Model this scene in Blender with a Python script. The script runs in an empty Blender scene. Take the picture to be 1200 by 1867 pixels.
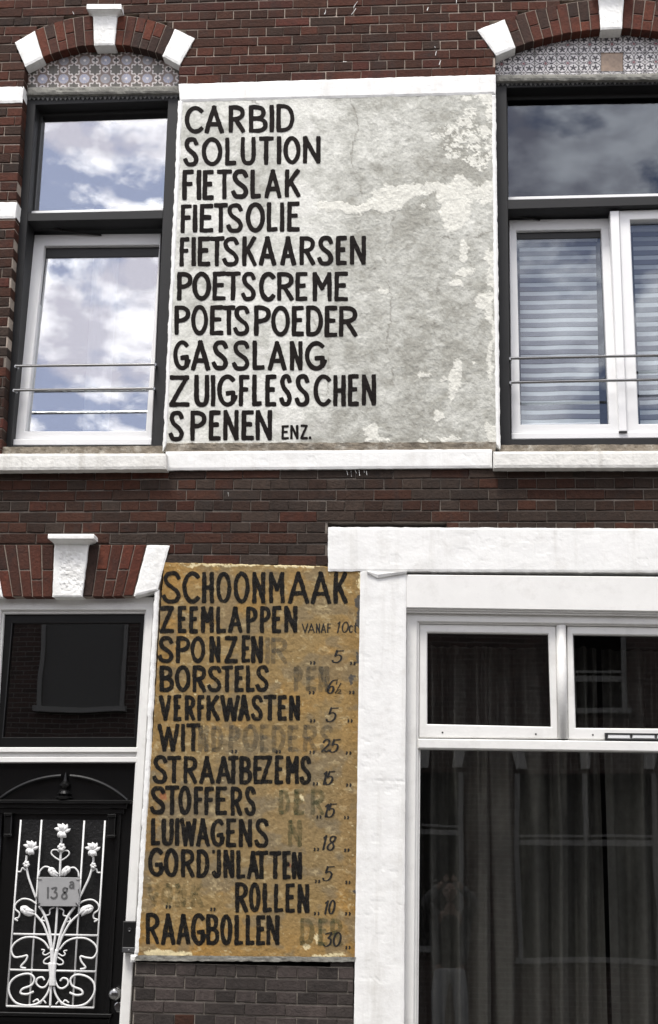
import bpy, bmesh, math, random
import numpy as np
from mathutils import Vector, Matrix
random.seed(7)
rng = np.random.default_rng(11)
S = bpy.context.scene
COL = S.collection

# ------------------------------------------------------------------ camera
F_PX, PX_W, PX_H = 2612.2, 1200.0, 1867.0
YAW, PIT, ROL = 0.08616546, 0.2434681, 0.01888137
DIST, ZC = 8.0, 2.0
def _rot():
    R0 = np.array([[1,0,0],[0,0,-1],[0,1,0]], float)
    cy, sy = math.cos(YAW), math.sin(YAW); cp, sp = math.cos(PIT), math.sin(PIT); cr, sr = math.cos(ROL), math.sin(ROL)
    return np.array([[cr,-sr,0],[sr,cr,0],[0,0,1]]) @ np.array([[1,0,0],[0,cp,sp],[0,-sp,cp]]) @ np.array([[cy,0,sy],[0,1,0],[-sy,0,cy]]) @ R0
RC = _rot()
cam = bpy.data.cameras.new('camera'); camo = bpy.data.objects.new('camera', cam); COL.objects.link(camo)
camo.matrix_world = Matrix([[RC[0][i], -RC[1][i], -RC[2][i], [0, -DIST, ZC][i]] for i in range(3)] + [[0,0,0,1]])
cam.sensor_fit = 'VERTICAL'; cam.sensor_height = 24.0; cam.sensor_width = 24.0
cam.lens = 24.0 * F_PX / PX_H; cam.clip_start = 0.02; cam.clip_end = 2000
S.camera = camo

# ------------------------------------------------------------------ world + sun
SUN_EL, SUN_AZ = math.radians(63), math.radians(-24)      # azimuth from the street's normal, towards the left
W = bpy.data.worlds.new("World"); S.world = W; W.use_nodes = True
nt = W.node_tree; nt.nodes.clear()
def wn(t, **k):
    n = nt.nodes.new(t)
    for a, b in k.items(): setattr(n, a, b)
    return n
wo = wn('ShaderNodeOutputWorld'); bg = wn('ShaderNodeBackground'); bg.inputs[1].default_value = 0.1
sky = wn('ShaderNodeTexSky'); sky.sky_type = 'NISHITA'; sky.sun_disc = False
sky.sun_elevation = SUN_EL; sky.sun_rotation = math.pi - SUN_AZ; sky.dust_density = 1.5
tc = wn('ShaderNodeTexCoord'); mp = wn('ShaderNodeMapping'); mp.inputs['Scale'].default_value = (1, 1, 1.7); mp.inputs['Location'].default_value = (2.3, 0.4, 1.1)
n1 = wn('ShaderNodeTexNoise'); n1.inputs['Scale'].default_value = 11.0; n1.inputs['Detail'].default_value = 12; n1.inputs['Roughness'].default_value = .58; n1.inputs['Distortion'].default_value = .15
n2 = wn('ShaderNodeTexNoise'); n2.inputs['Scale'].default_value = 17.0; n2.inputs['Detail'].default_value = 6
r1 = wn('ShaderNodeValToRGB'); r1.color_ramp.elements[0].position = .405; r1.color_ramp.elements[1].position = .51
r2 = wn('ShaderNodeValToRGB'); r2.color_ramp.elements[0].position = .38; r2.color_ramp.elements[1].position = .60
r2.color_ramp.elements[0].color = (7.0, 6.8, 7.7, 1); r2.color_ramp.elements[1].color = (18.5, 18.2, 18.2, 1)
mx = wn('ShaderNodeMix', data_type='RGBA')
L = nt.links.new
L(tc.outputs['Generated'], mp.inputs[0]); L(mp.outputs[0], n1.inputs['Vector']); L(mp.outputs[0], n2.inputs['Vector'])
L(n1.outputs[0], r1.inputs[0]); L(n2.outputs[0], r2.inputs[0])
hz = wn('ShaderNodeMix', data_type='RGBA'); hz.inputs[0].default_value = .55; hz.inputs[7].default_value = (4.2, 4.4, 6.0, 1)   # thin high veil over the blue
L(sky.outputs[0], hz.inputs[6]); L(r1.outputs[0], mx.inputs[0]); L(hz.outputs[2], mx.inputs[6]); L(r2.outputs[0], mx.inputs[7])
L(mx.outputs[2], bg.inputs[0]); L(bg.outputs[0], wo.inputs[0])
sun = bpy.data.lights.new('sun', 'SUN'); sun.energy = 2.4; sun.angle = math.radians(18); sun.color = (1, .965, .91)
suno = bpy.data.objects.new('sun', sun); COL.objects.link(suno)
sd = Vector((math.sin(SUN_AZ)*math.cos(SUN_EL), -math.cos(SUN_AZ)*math.cos(SUN_EL), math.sin(SUN_EL)))   # towards the sun
suno.rotation_euler = sd.to_track_quat('Z', 'Y').to_euler(); suno.location = (0, -5, 12)
S.view_settings.view_transform = 'Standard'; S.view_settings.look = 'None'; S.view_settings.gamma = 1
S.view_settings.exposure = 0.68
S.cycles.max_bounces = 8; S.cycles.transparent_max_bounces = 16

# ------------------------------------------------------------------ helpers
def U(px, py, y=0.0):
    """the point at depth y of the street front seen at photo pixel (px,py)"""
    d = RC.T @ np.array([px-PX_W/2, py-PX_H/2, F_PX]); t = (y+DIST)/d[1]
    return Vector((d[0]*t, y, ZC + d[2]*t))
def Un(px, py, y):
    px = np.asarray(px, float); py = np.asarray(py, float)
    d = np.stack([px-PX_W/2, py-PX_H/2, np.full_like(px, F_PX)], -1) @ RC
    t = (y+DIST)/d[..., 1]
    return np.stack([d[..., 0]*t, np.zeros_like(t)+y, ZC+d[..., 2]*t], -1)
def lin(c):
    c = np.asarray(c, float)/255.0
    return np.where(c <= .04045, c/12.92, ((c+.055)/1.055)**2.4)
def hsh(i, j, s):
    n = (i*374761393 + j*668265263 + s*1274126177) & 0xffffffff
    n = ((n ^ (n >> 13))*1274126177) & 0xffffffff
    return ((n ^ (n >> 16)) & 0xffff)/65535.0
def vn(x, y, s=0):
    x = np.asarray(x, float); y = np.asarray(y, float)
    i = np.floor(x).astype(np.int64); j = np.floor(y).astype(np.int64); f = x-i; g = y-j
    f = f*f*(3-2*f); g = g*g*(3-2*g)
    a, b, c, d = hsh(i, j, s), hsh(i+1, j, s), hsh(i, j+1, s), hsh(i+1, j+1, s)
    return (a*(1-f)+b*f)*(1-g)+(c*(1-f)+d*f)*g
def fbm(x, y, s=0, o=4, r=.5):
    t = 0; a = 1; n = 0
    for k in range(o):
        t = t+a*vn(x*2**k+17.3*k, y*2**k-9.1*k, s+k); n += a; a *= r
    return t/n
def sstep(a, b, x):
    t = np.clip((x-a)/(b-a), 0, 1); return t*t*(3-2*t)
def mixc(a, b, t): return np.asarray(a)*(1-t[..., None])+np.asarray(b)*t[..., None]

class MB:
    def __init__(s): s.v = []; s.f = []; s.c = []; s.use_c = False
    def add(s, vs, fs, col=None):
        o = len(s.v); s.v += [tuple(p) for p in vs]; s.f += [tuple(i+o for i in q) for q in fs]
        if col is not None: s.use_c = True
        s.c += [tuple(col) if col is not None else (1,1,1)]*len(vs)
    def addn(s, vs, fs, cols=None):
        o = len(s.v); s.v += [tuple(p) for p in vs]; s.f += [tuple(int(i)+o for i in q) for q in fs]
        if cols is not None: s.use_c = True; s.c += [tuple(c) for c in cols]
        else: s.c += [(1,1,1)]*len(vs)
    def build(s, name, mat, parent=None, smooth=False):
        me = bpy.data.meshes.new(name); me.from_pydata(s.v, [], s.f); me.update()
        if s.use_c:
            at = me.color_attributes.new('Col', 'FLOAT_COLOR', 'POINT')
            a = np.ones((len(s.v), 4), np.float32); a[:, :3] = np.array(s.c, np.float32); at.data.foreach_set('color', a.ravel())
        bm = bmesh.new(); bm.from_mesh(me); bmesh.ops.recalc_face_normals(bm, faces=bm.faces[:]); bm.to_mesh(me); bm.free()
        if smooth: me.polygons.foreach_set('use_smooth', [True]*len(me.polygons))
        me.materials.append(mat)
        o = bpy.data.objects.new(name, me); COL.objects.link(o)
        if parent is not None: setpar(o, parent)
        return o
def setpar(o, p):
    o.parent = p
    root = p
    while root.parent: root = root.parent
    o.matrix_parent_inverse = Matrix.Translation(-root.location) if p is root else Matrix.Identity(4)
def tag(o, label=None, cat=None, group=None, kind=None):
    if label: o['label'] = label
    if cat: o['category'] = cat
    if group: o['group'] = group
    if kind: o['kind'] = kind
    return o
def thing(name, label, cat, loc, group=None):
    o = bpy.data.objects.new(name, None); COL.objects.link(o); o.location = loc; o.empty_display_size = .1
    return tag(o, label, cat, group)

HEXF = [(0,1,2,3),(7,6,5,4),(0,4,5,1),(1,5,6,2),(2,6,7,3),(3,7,4,0)]
def slab(mb, q, yf, depth, ch=0.0, col=None):
    """q: four photo pixels tl,tr,br,bl (or with own depth as third value); extruded straight back"""
    fr = [U(p[0], p[1], p[2] if len(p) > 2 else yf) for p in q]
    block(mb, fr, depth, ch, col)
def block(mb, fr, depth, ch=0.0, col=None):
    fr = [Vector(p) for p in fr]
    c = sum(fr, Vector())/4
    bk = [p+Vector((0, depth, 0)) for p in fr]
    if ch <= 0: mb.add(fr+bk, HEXF, col); return
    inn = []
    for i in range(4):
        a = (fr[(i+1) % 4]-fr[i]); b = (fr[i-1]-fr[i]); a = a.normalized(); b = b.normalized()
        inn.append(fr[i]+(a+b)*ch)
    out = [p+Vector((0, ch, 0)) for p in fr]
    vs = inn+out+bk
    fs = [(0,1,2,3)]+[(i, (i+1) % 4, (i+1) % 4+4, i+4) for i in range(4)]+[(i+4, (i+1) % 4+4, (i+1) % 4+8, i+8) for i in range(4)]+[(11,10,9,8)]
    mb.add(vs, fs, col)
def ring(mb, O, I, y, depth, ch=.003, sideI=None):
    """a frame: outer and inner pixel quads; y is one depth or (top, bottom)"""
    yt, yb = y if isinstance(y, tuple) else (y, y)
    ys = [yt, yt, yb, yb]
    o = [U(p[0], p[1], yy) for p, yy in zip(O, ys)]; i = [U(p[0], p[1], yy) for p, yy in zip(I, ys)]
    D = Vector((0, depth, 0)); C = Vector((0, ch, 0))
    def shr(q, s):
        r = []
        for k in range(4):
            a = (q[(k+1) % 4]-q[k]).normalized(); b = (q[k-1]-q[k]).normalized(); r.append(q[k]+(a+b)*ch*s)
        return r
    oi = shr(o, 1); ii = shr(i, -1)
    vs = oi+ii+[p+C for p in o]+[p+C for p in i]+[p+D for p in o]+[p+D for p in i]
    fs = []
    for k in range(4):
        n = (k+1) % 4
        fs += [(k, n, n+4, k+4), (k, n, n+8, k+8), (k+4, n+4, n+12, k+12), (k+8, n+8, n+16, k+16), (k+12, n+12, n+20, k+20), (k+16, n+16, n+20, k+20)]
    mb.add(vs, fs)
def bil(q, u, v):
    """u right, v down over quad tl,tr,br,bl -> px,py arrays"""
    q = np.array([p[:2] for p in q], float)
    return tuple((q[0][k]*(1-u)+q[1][k]*u)*(1-v)+(q[3][k]*(1-u)+q[2][k]*u)*v for k in (0, 1))
def grid(mb, q, y, depth, step=6.0, edge=0.0, relief=None, color=None, mask=None, esc=9.0, seed=0, ch=0.0):
    """a lumpy slab: dense grid front over a pixel quad with its edges roughened, sides going back"""
    w = max(math.dist(q[0][:2], q[1][:2]), math.dist(q[3][:2], q[2][:2])); h = max(math.dist(q[0][:2], q[3][:2]), math.dist(q[1][:2], q[2][:2]))
    nu = max(2, int(w/step)); nv = max(2, int(h/step))
    u, v = np.meshgrid(np.linspace(0, 1, nu+1), np.linspace(0, 1, nv+1))
    px, py = bil(q, u, v)
    jx = (fbm(px/esc, py/esc, seed+50, 3)-.5)*2*edge; jy = (fbm(px/esc, py/esc, seed+60, 3)-.5)*2*edge
    eu = (u < 1e-6) | (u > 1-1e-6); ev = (v < 1e-6) | (v > 1-1e-6)
    px = px+np.where(eu, jx, 0); py = py+np.where(ev, jy, 0)
    hgt = relief(px, py) if relief else np.zeros_like(px)
    if ch: hgt = np.where(eu | ev, hgt-ch, hgt)
    P = Un(px, py, y); P[..., 1] -= hgt
    cols = color(px, py) if color else None
    N = (nu+1)*(nv+1); idx = np.arange(N).reshape(nv+1, nu+1)
    fs = np.stack([idx[:-1, :-1], idx[:-1, 1:], idx[1:, 1:], idx[1:, :-1]], -1).reshape(-1, 4)
    if mask is not None:
        m = mask(px, py); keep = m[:-1, :-1] & m[:-1, 1:] & m[1:, 1:] & m[1:, :-1]; fs = fs[keep.ravel()]
    V = P.reshape(-1, 3)
    C = cols.reshape(-1, 3) if cols is not None else None
    if mask is None:
        loop = list(idx[0, :])+list(idx[1:, -1])+list(idx[-1, -2::-1])+list(idx[-2:0:-1, 0])
        bk = V[loop].copy(); bk[:, 1] = y+depth
        n = len(loop); sf = [(loop[i], loop[(i+1) % n], N+(i+1) % n, N+i) for i in range(n)]
        V = np.concatenate([V, bk]); fs = list(map(tuple, fs))+sf+[tuple(N+i for i in range(n))]
        if C is not None: C = np.concatenate([C, C[loop]])
    mb.addn(V, fs, C)
def tube(mb, pts, r, n=8, caps=True):
    pts = [Vector(p) for p in pts]; rr = r if isinstance(r, (list, tuple)) else [r]*len(pts)
    vs = []; prev = None
    for i, p in enumerate(pts):
        t = (pts[min(i+1, len(pts)-1)]-pts[max(i-1, 0)]).normalized()
        a = Vector((0, 1, 0)) if abs(t.y) < .9 else Vector((1, 0, 0))
        if prev is not None: a = prev
        b = t.cross(a).normalized(); a = b.cross(t).normalized(); prev = a
        for k in range(n):
            an = 2*math.pi*k/n; vs.append(p+(a*math.cos(an)+b*math.sin(an))*rr[i])
    fs = []
    for i in range(len(pts)-1):
        for k in range(n):
            fs.append((i*n+k, i*n+(k+1) % n, (i+1)*n+(k+1) % n, (i+1)*n+k))
    if caps: fs += [tuple(range(n)), tuple(range((len(pts)-1)*n, len(pts)*n))]
    mb.add(vs, fs)
def lathe(mb, c, prof, axis, n=20):
    """prof: (radius, offset along axis)"""
    ax = Vector(axis).normalized(); a = ax.orthogonal().normalized(); b = ax.cross(a); vs = []
    for r, h in prof:
        for k in range(n):
            an = 2*math.pi*k/n; vs.append(Vector(c)+ax*h+(a*math.cos(an)+b*math.sin(an))*r)
    fs = [(i*n+k, i*n+(k+1) % n, (i+1)*n+(k+1) % n, (i+1)*n+k) for i in range(len(prof)-1) for k in range(n)]
    fs += [tuple(range(n)), tuple(range((len(prof)-1)*n, len(prof)*n))]
    mb.add(vs, fs)
def spline(pts, n=6):
    pts = [tuple(map(float, p)) for p in pts]; P = [pts[0]]+pts+[pts[-1]]; out = []
    for i in range(1, len(P)-2):
        a, b, c, d = (np.array(P[k]) for k in (i-1, i, i+1, i+2))
        for k in range(n):
            t = k/n; out.append(tuple(.5*((2*b)+(-a+c)*t+(2*a-5*b+4*c-d)*t*t+(-a+3*b-3*c+d)*t**3)))
    out.append(pts[-1]); return out

# ------------------------------------------------------------------ materials
def material(name, color=(.5,.5,.5), rough=.6, metal=0.0, attr=False, var=0.0, vscale=6.0, bump=0.0, bscale=60.0, bdet=6, dirt=None, dscale=3.0, spec=.5, wear=None, coat=0.0, streak=None):
    m = bpy.data.materials.new(name); m.use_nodes = True; t = m.node_tree; b = t.nodes['Principled BSDF']; out = t.nodes['Material Output']
    N = t.nodes.new; K = t.links.new
    b.inputs['Roughness'].default_value = rough; b.inputs['Metallic'].default_value = metal; b.inputs['Specular IOR Level'].default_value = spec
    b.inputs['Coat Weight'].default_value = coat
    co = N('ShaderNodeTexCoord').outputs['Object']
    if attr:
        a = N('ShaderNodeAttribute'); a.attribute_name = 'Col'; src = a.outputs['Color']
    else:
        a = N('ShaderNodeRGB'); a.outputs[0].default_value = (*color, 1); src = a.outputs[0]
    if var:
        n = N('ShaderNodeTexNoise'); n.inputs['Scale'].default_value = vscale; n.inputs['Detail'].default_value = 8; n.inputs['Roughness'].default_value = .62; K(co, n.inputs['Vector'])
        r = N('ShaderNodeMapRange'); r.inputs[1].default_value = .3; r.inputs[2].default_value = .7; r.inputs[3].default_value = 1-var; r.inputs[4].default_value = 1+var*.5; K(n.outputs[0], r.inputs[0])
        x = N('ShaderNodeMix'); x.data_type = 'RGBA'; x.blend_type = 'MULTIPLY'; x.inputs[0].default_value = 1; K(src, x.inputs[6]); K(r.outputs[0], x.inputs[7]); src = x.outputs[2]
    if dirt:
        n = N('ShaderNodeTexNoise'); n.inputs['Scale'].default_value = dscale; n.inputs['Detail'].default_value = 9; n.inputs['Roughness'].default_value = .7; K(co, n.inputs['Vector'])
        r = N('ShaderNodeMapRange'); r.inputs[1].default_value = .52; r.inputs[2].default_value = .72; r.inputs[3].default_value = 0; r.inputs[4].default_value = dirt[3]; K(n.outputs[0], r.inputs[0])
        x = N('ShaderNodeMix'); x.data_type = 'RGBA'; K(r.outputs[0], x.inputs[0]); K(src, x.inputs[6]); x.inputs[7].default_value = (*dirt[:3], 1); src = x.outputs[2]
    if streak:      # run-off stains: long in z, narrow in x
        mp_ = N('ShaderNodeMapping'); mp_.inputs['Scale'].default_value = (14, 14, 1.1); K(co, mp_.inputs[0])
        n = N('ShaderNodeTexNoise'); n.inputs['Scale'].default_value = 1; n.inputs['Detail'].default_value = 7; n.inputs['Roughness'].default_value = .7; K(mp_.outputs[0], n.inputs['Vector'])
        r = N('ShaderNodeMapRange'); r.inputs[1].default_value = .52; r.inputs[2].default_value = .74; r.inputs[3].default_value = 0; r.inputs[4].default_value = streak[3]; K(n.outputs[0], r.inputs[0])
        x = N('ShaderNodeMix'); x.data_type = 'RGBA'; K(r.outputs[0], x.inputs[0]); K(src, x.inputs[6]); x.inputs[7].default_value = (*streak[:3], 1); src = x.outputs[2]
    K(src, b.inputs['Base Color'])
    if bump:
        n = N('ShaderNodeTexNoise'); n.inputs['Scale'].default_value = bscale; n.inputs['Detail'].default_value = bdet; n.inputs['Roughness'].default_value = .6; K(co, n.inputs['Vector'])
        u = N('ShaderNodeBump'); u.inputs['Strength'].default_value = 1; u.inputs['Distance'].default_value = bump; K(n.outputs[0], u.inputs['Height']); K(u.outputs[0], b.inputs['Normal'])
    if wear:
        sc, lo, hi, keep = wear          # where the paint has worn off: let the ground through
        n = N('ShaderNodeTexNoise'); n.inputs['Scale'].default_value = sc; n.inputs['Detail'].default_value = 8; n.inputs['Roughness'].default_value = .72; K(co, n.inputs['Vector'])
        r = N('ShaderNodeMapRange'); r.inputs[1].default_value = lo; r.inputs[2].default_value = hi; r.inputs[3].default_value = 0; r.inputs[4].default_value = keep; K(n.outputs[0], r.inputs[0])
        K(r.outputs[0], b.inputs['Alpha'])
    return m
def glass(name, refl, tint=(.9,.93,.95), wav=0.0, wsc=2.0, gcol=(1,1,1)):
    m = bpy.data.materials.new(name); m.use_nodes = True; t = m.node_tree; t.nodes.clear(); N = t.nodes.new; K = t.links.new
    o = N('ShaderNodeOutputMaterial'); mix = N('ShaderNodeMixShader'); g = N('ShaderNodeBsdfGlossy'); tr = N('ShaderNodeBsdfTransparent')
    g.inputs['Roughness'].default_value = 0.0; g.inputs['Color'].default_value = (*gcol, 1); tr.inputs[0].default_value = (*tint, 1); mix.inputs[0].default_value = refl
    K(tr.outputs[0], mix.inputs[1]); K(g.outputs[0], mix.inputs[2]); K(mix.outputs[0], o.inputs[0])
    if wav:
        co = N('ShaderNodeTexCoord'); n = N('ShaderNodeTexNoise'); n.inputs['Scale'].default_value = wsc; n.inputs['Detail'].default_value = 1; K(co.outputs['Object'], n.inputs['Vector'])
        u = N('ShaderNodeBump'); u.inputs['Strength'].default_value = 1; u.inputs['Distance'].default_value = wav; K(n.outputs[0], u.inputs['Height']); K(u.outputs[0], g.inputs['Normal'])
    return m
M = {}
M['brick'] = material('brick', attr=True, rough=.8, var=.35, vscale=35, bump=.006, bscale=70, bdet=9, dirt=(.018,.016,.015,.7), dscale=6, spec=.2, streak=(.030,.027,.025,.45))
M['mortar'] = material('mortar', attr=True, rough=.95, var=.35, vscale=14, bump=.004, bscale=120)
M['white_wall'] = material('white_masonry_paint', (.755,.755,.735), rough=.75, var=.06, vscale=9, bump=.0018, bscale=45, bdet=10, dirt=(.46,.44,.40,.4), dscale=7, streak=(.42,.40,.35,.32))
M['white_stone'] = material('white_painted_stone', (.79,.79,.765), rough=.8, var=.06, vscale=14, bump=.0025, bscale=60, dirt=(.40,.39,.35,.4), dscale=9, streak=(.40,.38,.33,.3))
M['sill'] = material('sill_stone', (.70,.69,.65), rough=.85, var=.16, vscale=12, bump=.003, bscale=60, dirt=(.28,.26,.23,.5), dscale=6, streak=(.30,.28,.24,.5))
M['plaster'] = material('old_plaster', attr=True, rough=.9, var=.16, vscale=75, bump=.0042, bscale=58, bdet=9, spec=.2)
M['ochre'] = material('ochre_painted_plaster', attr=True, rough=.85, var=.18, vscale=60, bump=.0028, bscale=70, bdet=9, spec=.25)
M['letter'] = material('black_brown_letter_paint', (.0085,.0058,.0050), rough=.75, var=.4, vscale=45, bump=.003, bscale=70, spec=.12, wear=(75, .20, .34, 1.0))
M['letter_old'] = material('worn_black_letter_paint', (.0095,.009,.0085), rough=.75, var=.5, vscale=40, bump=.002, bscale=80, wear=(85, .22, .46, .93), spec=.12)
M['letter_price'] = material('thin_black_figure_paint', (.011,.010,.009), rough=.6, wear=(110, .15, .35, .97), spec=.3)
M['ghost'] = material('faded_grey_letter_paint', (.075,.07,.055), rough=.75, var=.3, vscale=30, wear=(60, .28, .68, .56), spec=.2)
M['ghost_green'] = material('faded_green_letter_paint', (.055,.065,.03), rough=.75, var=.3, vscale=30, wear=(60, .3, .68, .6), spec=.2)
M['ghost_faint'] = material('almost_gone_green_letter_paint', (.06,.065,.032), rough=.75, var=.3, vscale=30, wear=(45, .38, .72, .5), spec=.2)
M['anthracite'] = material('anthracite_frame', (.015,.015,.0155), rough=.55, var=.12, vscale=5, bump=.0004, bscale=30, spec=.3)
M['black_inner'] = material('black_rebate', (.012,.012,.012), rough=.5)
M['pvc'] = material('white_sash', (.76,.76,.755), rough=.35, var=.03, vscale=5)
M['wood_white'] = material('white_painted_timber', (.73,.725,.70), rough=.45, var=.05, vscale=6, bump=.0008, bscale=25, dirt=(.35,.33,.3,.25), dscale=8)
M['black_door'] = material('black_gloss_door', (.0035,.0035,.0035), rough=.3, bump=.0005, bscale=40, spec=.35)
M['grille'] = material('white_wrought_iron', (.70,.70,.69), rough=.45, var=.1, vscale=30, bump=.0006, bscale=120)
M['chrome'] = material('polished_steel', (.26,.26,.26), rough=.2, metal=1)
M['lead'] = material('grey_lead_flashing', (.125,.125,.12), rough=.6, var=.35, vscale=20, bump=.003, bscale=70)
M['cement'] = material('grey_cement', (.22,.215,.19), rough=.95, var=.35, vscale=16, bump=.005, bscale=60, dirt=(.07,.065,.055,.7), dscale=9)
M['cement_brown'] = material('brown_cement_bed', (.20,.17,.13), rough=.95, var=.4, vscale=12, bump=.006, bscale=60, dirt=(.5,.48,.42,.6), dscale=14)
M['tile'] = material('glazed_tile', attr=True, rough=.35, bump=.0006, bscale=60)
M['room'] = material('dark_room', (.03,.03,.03), rough=.9)
M['curtain'] = material('charcoal_curtain_cloth', (.15,.15,.142), rough=.95, var=.2, vscale=18, bump=.0008, bscale=400, spec=.1)
M['net'] = material('pale_net_curtain', (.42,.42,.44), rough=.9)
M['blind'] = material('striped_roller_blind', attr=True, rough=.85, spec=.1)
M['plate'] = material('brushed_plate', (.36,.36,.36), rough=.5, metal=.3, var=.06, vscale=8)
M['plate_ink'] = material('grey_plate_figures', (.085,.085,.085), rough=.6)
M['bell_black'] = material('black_bell_plastic', (.006,.006,.006), rough=.3)
M['bell_grey'] = material('dark_grey_bell_plastic', (.05,.05,.052), rough=.4)
M['pave'] = material('grey_paving', (.20,.195,.185), rough=.9, var=.3, vscale=5, bump=.003, bscale=40)
M['road'] = material('asphalt', (.055,.055,.055), rough=.9, var=.3, vscale=8, bump=.004, bscale=90)
M['ground'] = material('earth', (.10,.095,.085), rough=1, var=.3, vscale=.5)
M['roof'] = material('roof_tile', (.06,.055,.055), rough=.7)
M['g_left'] = glass('sky_reflecting_glass', .40, (.85,.88,.9), .0003, 1.4)
M['g_trans'] = glass('tinted_transom_glass', .075, (.5,.53,.58), .0002, 1.2, (.86,.92,1.0))
M['g_right'] = glass('sash_glass', .07, (.90,.915,.93), .0004, 1.5, (.86,.92,1.0))
M['g_shop'] = glass('shop_glass', .042, (.74,.74,.73), .0012, 1.6)
M['g_door'] = glass('dark_door_glass', .075, (.5,.5,.5), .001, 2.0)
M['g_obscure'] = material('obscure_black_glass', (.008,.008,.008), rough=.38, bump=.004, bscale=45, bdet=2, spec=.5)
M['opp_trim'] = material('opposite_trim', (.34,.34,.33), rough=.6)
M['opp_stone'] = material('opposite_white_stone', (.62,.61,.58), rough=.8)
M['opp_blind'] = material('opposite_lowered_blind', (.17,.17,.165), rough=.8)
M['opp_pane'] = material('dark_opposite_pane', (.01,.01,.011), rough=.08)
M['skin'] = material('skin', (.30,.21,.165), rough=.6)
M['hair'] = material('grey_hair', (.10,.09,.08), rough=.7)
M['jacket'] = material('grey_jacket', (.15,.15,.15), rough=.85)
M['shirt'] = material('black_shirt', (.012,.012,.014), rough=.9)
M['jeans'] = material('pale_jeans', (.46,.47,.48), rough=.9)
M['shoe'] = material('dark_shoe', (.03,.025,.02), rough=.6)

# ================================================================== THE HOUSE
ZT = 9.0
house = thing('brick_house', 'dark red brick terraced house with white stone trim and a black front door', 'house', (-.7, 0, 0))

# ---- outline of everything set into the wall, as photo-pixel polygons on the wall face
def arc_px(a, b, c, n=14):
    """smooth curve through three pixels"""
    t = np.linspace(0, 1, n+1); d0 = math.dist(a, b); d1 = math.dist(b, c); k = d0/(d0+d1)
    a, b, c = map(np.array, (a, b, c)); ctl = (b-(1-k)**2*a-k*k*c)/(2*k*(1-k))
    return [tuple((1-s)**2*a+2*s*(1-s)*ctl+s*s*c) for s in t]
L_EXT_A = arc_px((63,56), (118,36), (170,28)); L_EXT_B = arc_px((214,28), (268,35), (319,53))
L_INT_A = arc_px((78,105), (125,89), (171.5,82)); L_INT_B = arc_px((208,81.5), (256,88), (297,101))
R_EXT_A = arc_px((920,35), (1006,11), (1092,-1)); R_EXT_B = arc_px((1137,-2), (1226,7), (1312,27))
R_INT_A = arc_px((940,86), (1018,64), (1095.5,53)); R_INT_B = arc_px((1134,52), (1214,60), (1292,78))
L_WIN = [(43,157), (2,822), (-3,860), (300,860), (326,150), (327,118), (355,69), (319,53)]+L_EXT_B[::-1]+L_EXT_A[::-1]+[(27,77), (46,121)]
PANEL = [(325,151), (903,134), (912,855), (298,858)]
R_WIN = [(903,134), (905,100.5), (870,54), (920,35)]+R_EXT_A+R_EXT_B+[(1362,47), (1326,92), (1329,140), (1331,180), (1322,856), (905,856)]
LINTEL = [(598,960), (1640,966), (1640,1055), (655,1030), (598,1024)]
OCHRE = [(300,1022), (657,1030), (742,1040), (738,1900), (645,1900), (645,1752), (245,1752), (238,1900), (-70,1900), (-52,1089), (-55,993), (309,993)]
SHOP = [(700,1035), (1640,1045), (1640,2300), (640,2400), (645,1740)]
DOORO = [(-55,993), (309,993), (286,1080), (244,1752), (200,2400), (-98,2400)]
def wpoly(pp): return [(U(*p).x, U(*p).z) for p in pp]
HOLES = [wpoly(p) for p in (L_WIN, PANEL, R_WIN, LINTEL, OCHRE, SHOP, DOORO)]
def cuts(z):
    iv = []
    for pl in HOLES:
        xs = []
        for (x0, z0), (x1, z1) in zip(pl, pl[1:]+pl[:1]):
            if (z0 <= z) != (z1 <= z): xs.append(x0+(z-z0)*(x1-x0)/(z1-z0))
        xs.sort(); iv += list(zip(xs[::2], xs[1::2]))
    return sorted(iv)
def free(x0, x1, iv):
    segs = [(x0, x1)]
    for a, b in iv:
        n = []
        for s, e in segs:
            if b <= s or a >= e: n.append((s, e)); continue
            if a > s: n.append((s, a))
            if b < e: n.append((b, e))
        segs = n
    return segs
def brick_col(x, z):
    """real brick tones: warm red at the top, smoke-dark glazed bricks in the middle and in the pier"""
    r = random.random()
    red = np.array([88, 50, 37]); brn = np.array([77, 48, 36]); drk = np.array([64, 46, 37]); pur = np.array([70, 57, 49])
    org = np.array([92, 50, 40])
    if z < 2.2: drk = np.array([62, 56, 53]); pur = np.array([75, 67, 64])
    dark = float(fbm(x*.9, z*.9, 3, 3))
    if z > 5.2: w = [.44, .42, .08, .0, .06]
    elif z < 2.2: w = [.0, .03, .34, .63, .0]
    else:
        right = min(1, max(0, (x+1.7)/1.4)); w = [.10*(1-right)+.01, .46-.16*right, .22, .20+.40*right, .02*(1-right)+.003]
    w = np.array(w)*np.array([1.3-dark, 1.2-dark*.6, .5+dark, 1, 1]); w /= w.sum()
    c = [red, brn, drk, pur, org][np.searchsorted(np.cumsum(w), r).clip(0, 4)]
    return lin(c*random.uniform(.84, 1.10))*(.64 if z > 2.2 else .82)
PITCH, BL, JT = .0645, .2195, .0085
Z0 = U(300, 874).z; X0 = U(375, 866).x
XL, XR = -3.9, 4.3
bricks = MB(); mort = MB()
k0 = int(math.floor((0-Z0)/PITCH)); k1 = int((ZT-Z0)/PITCH)
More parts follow.
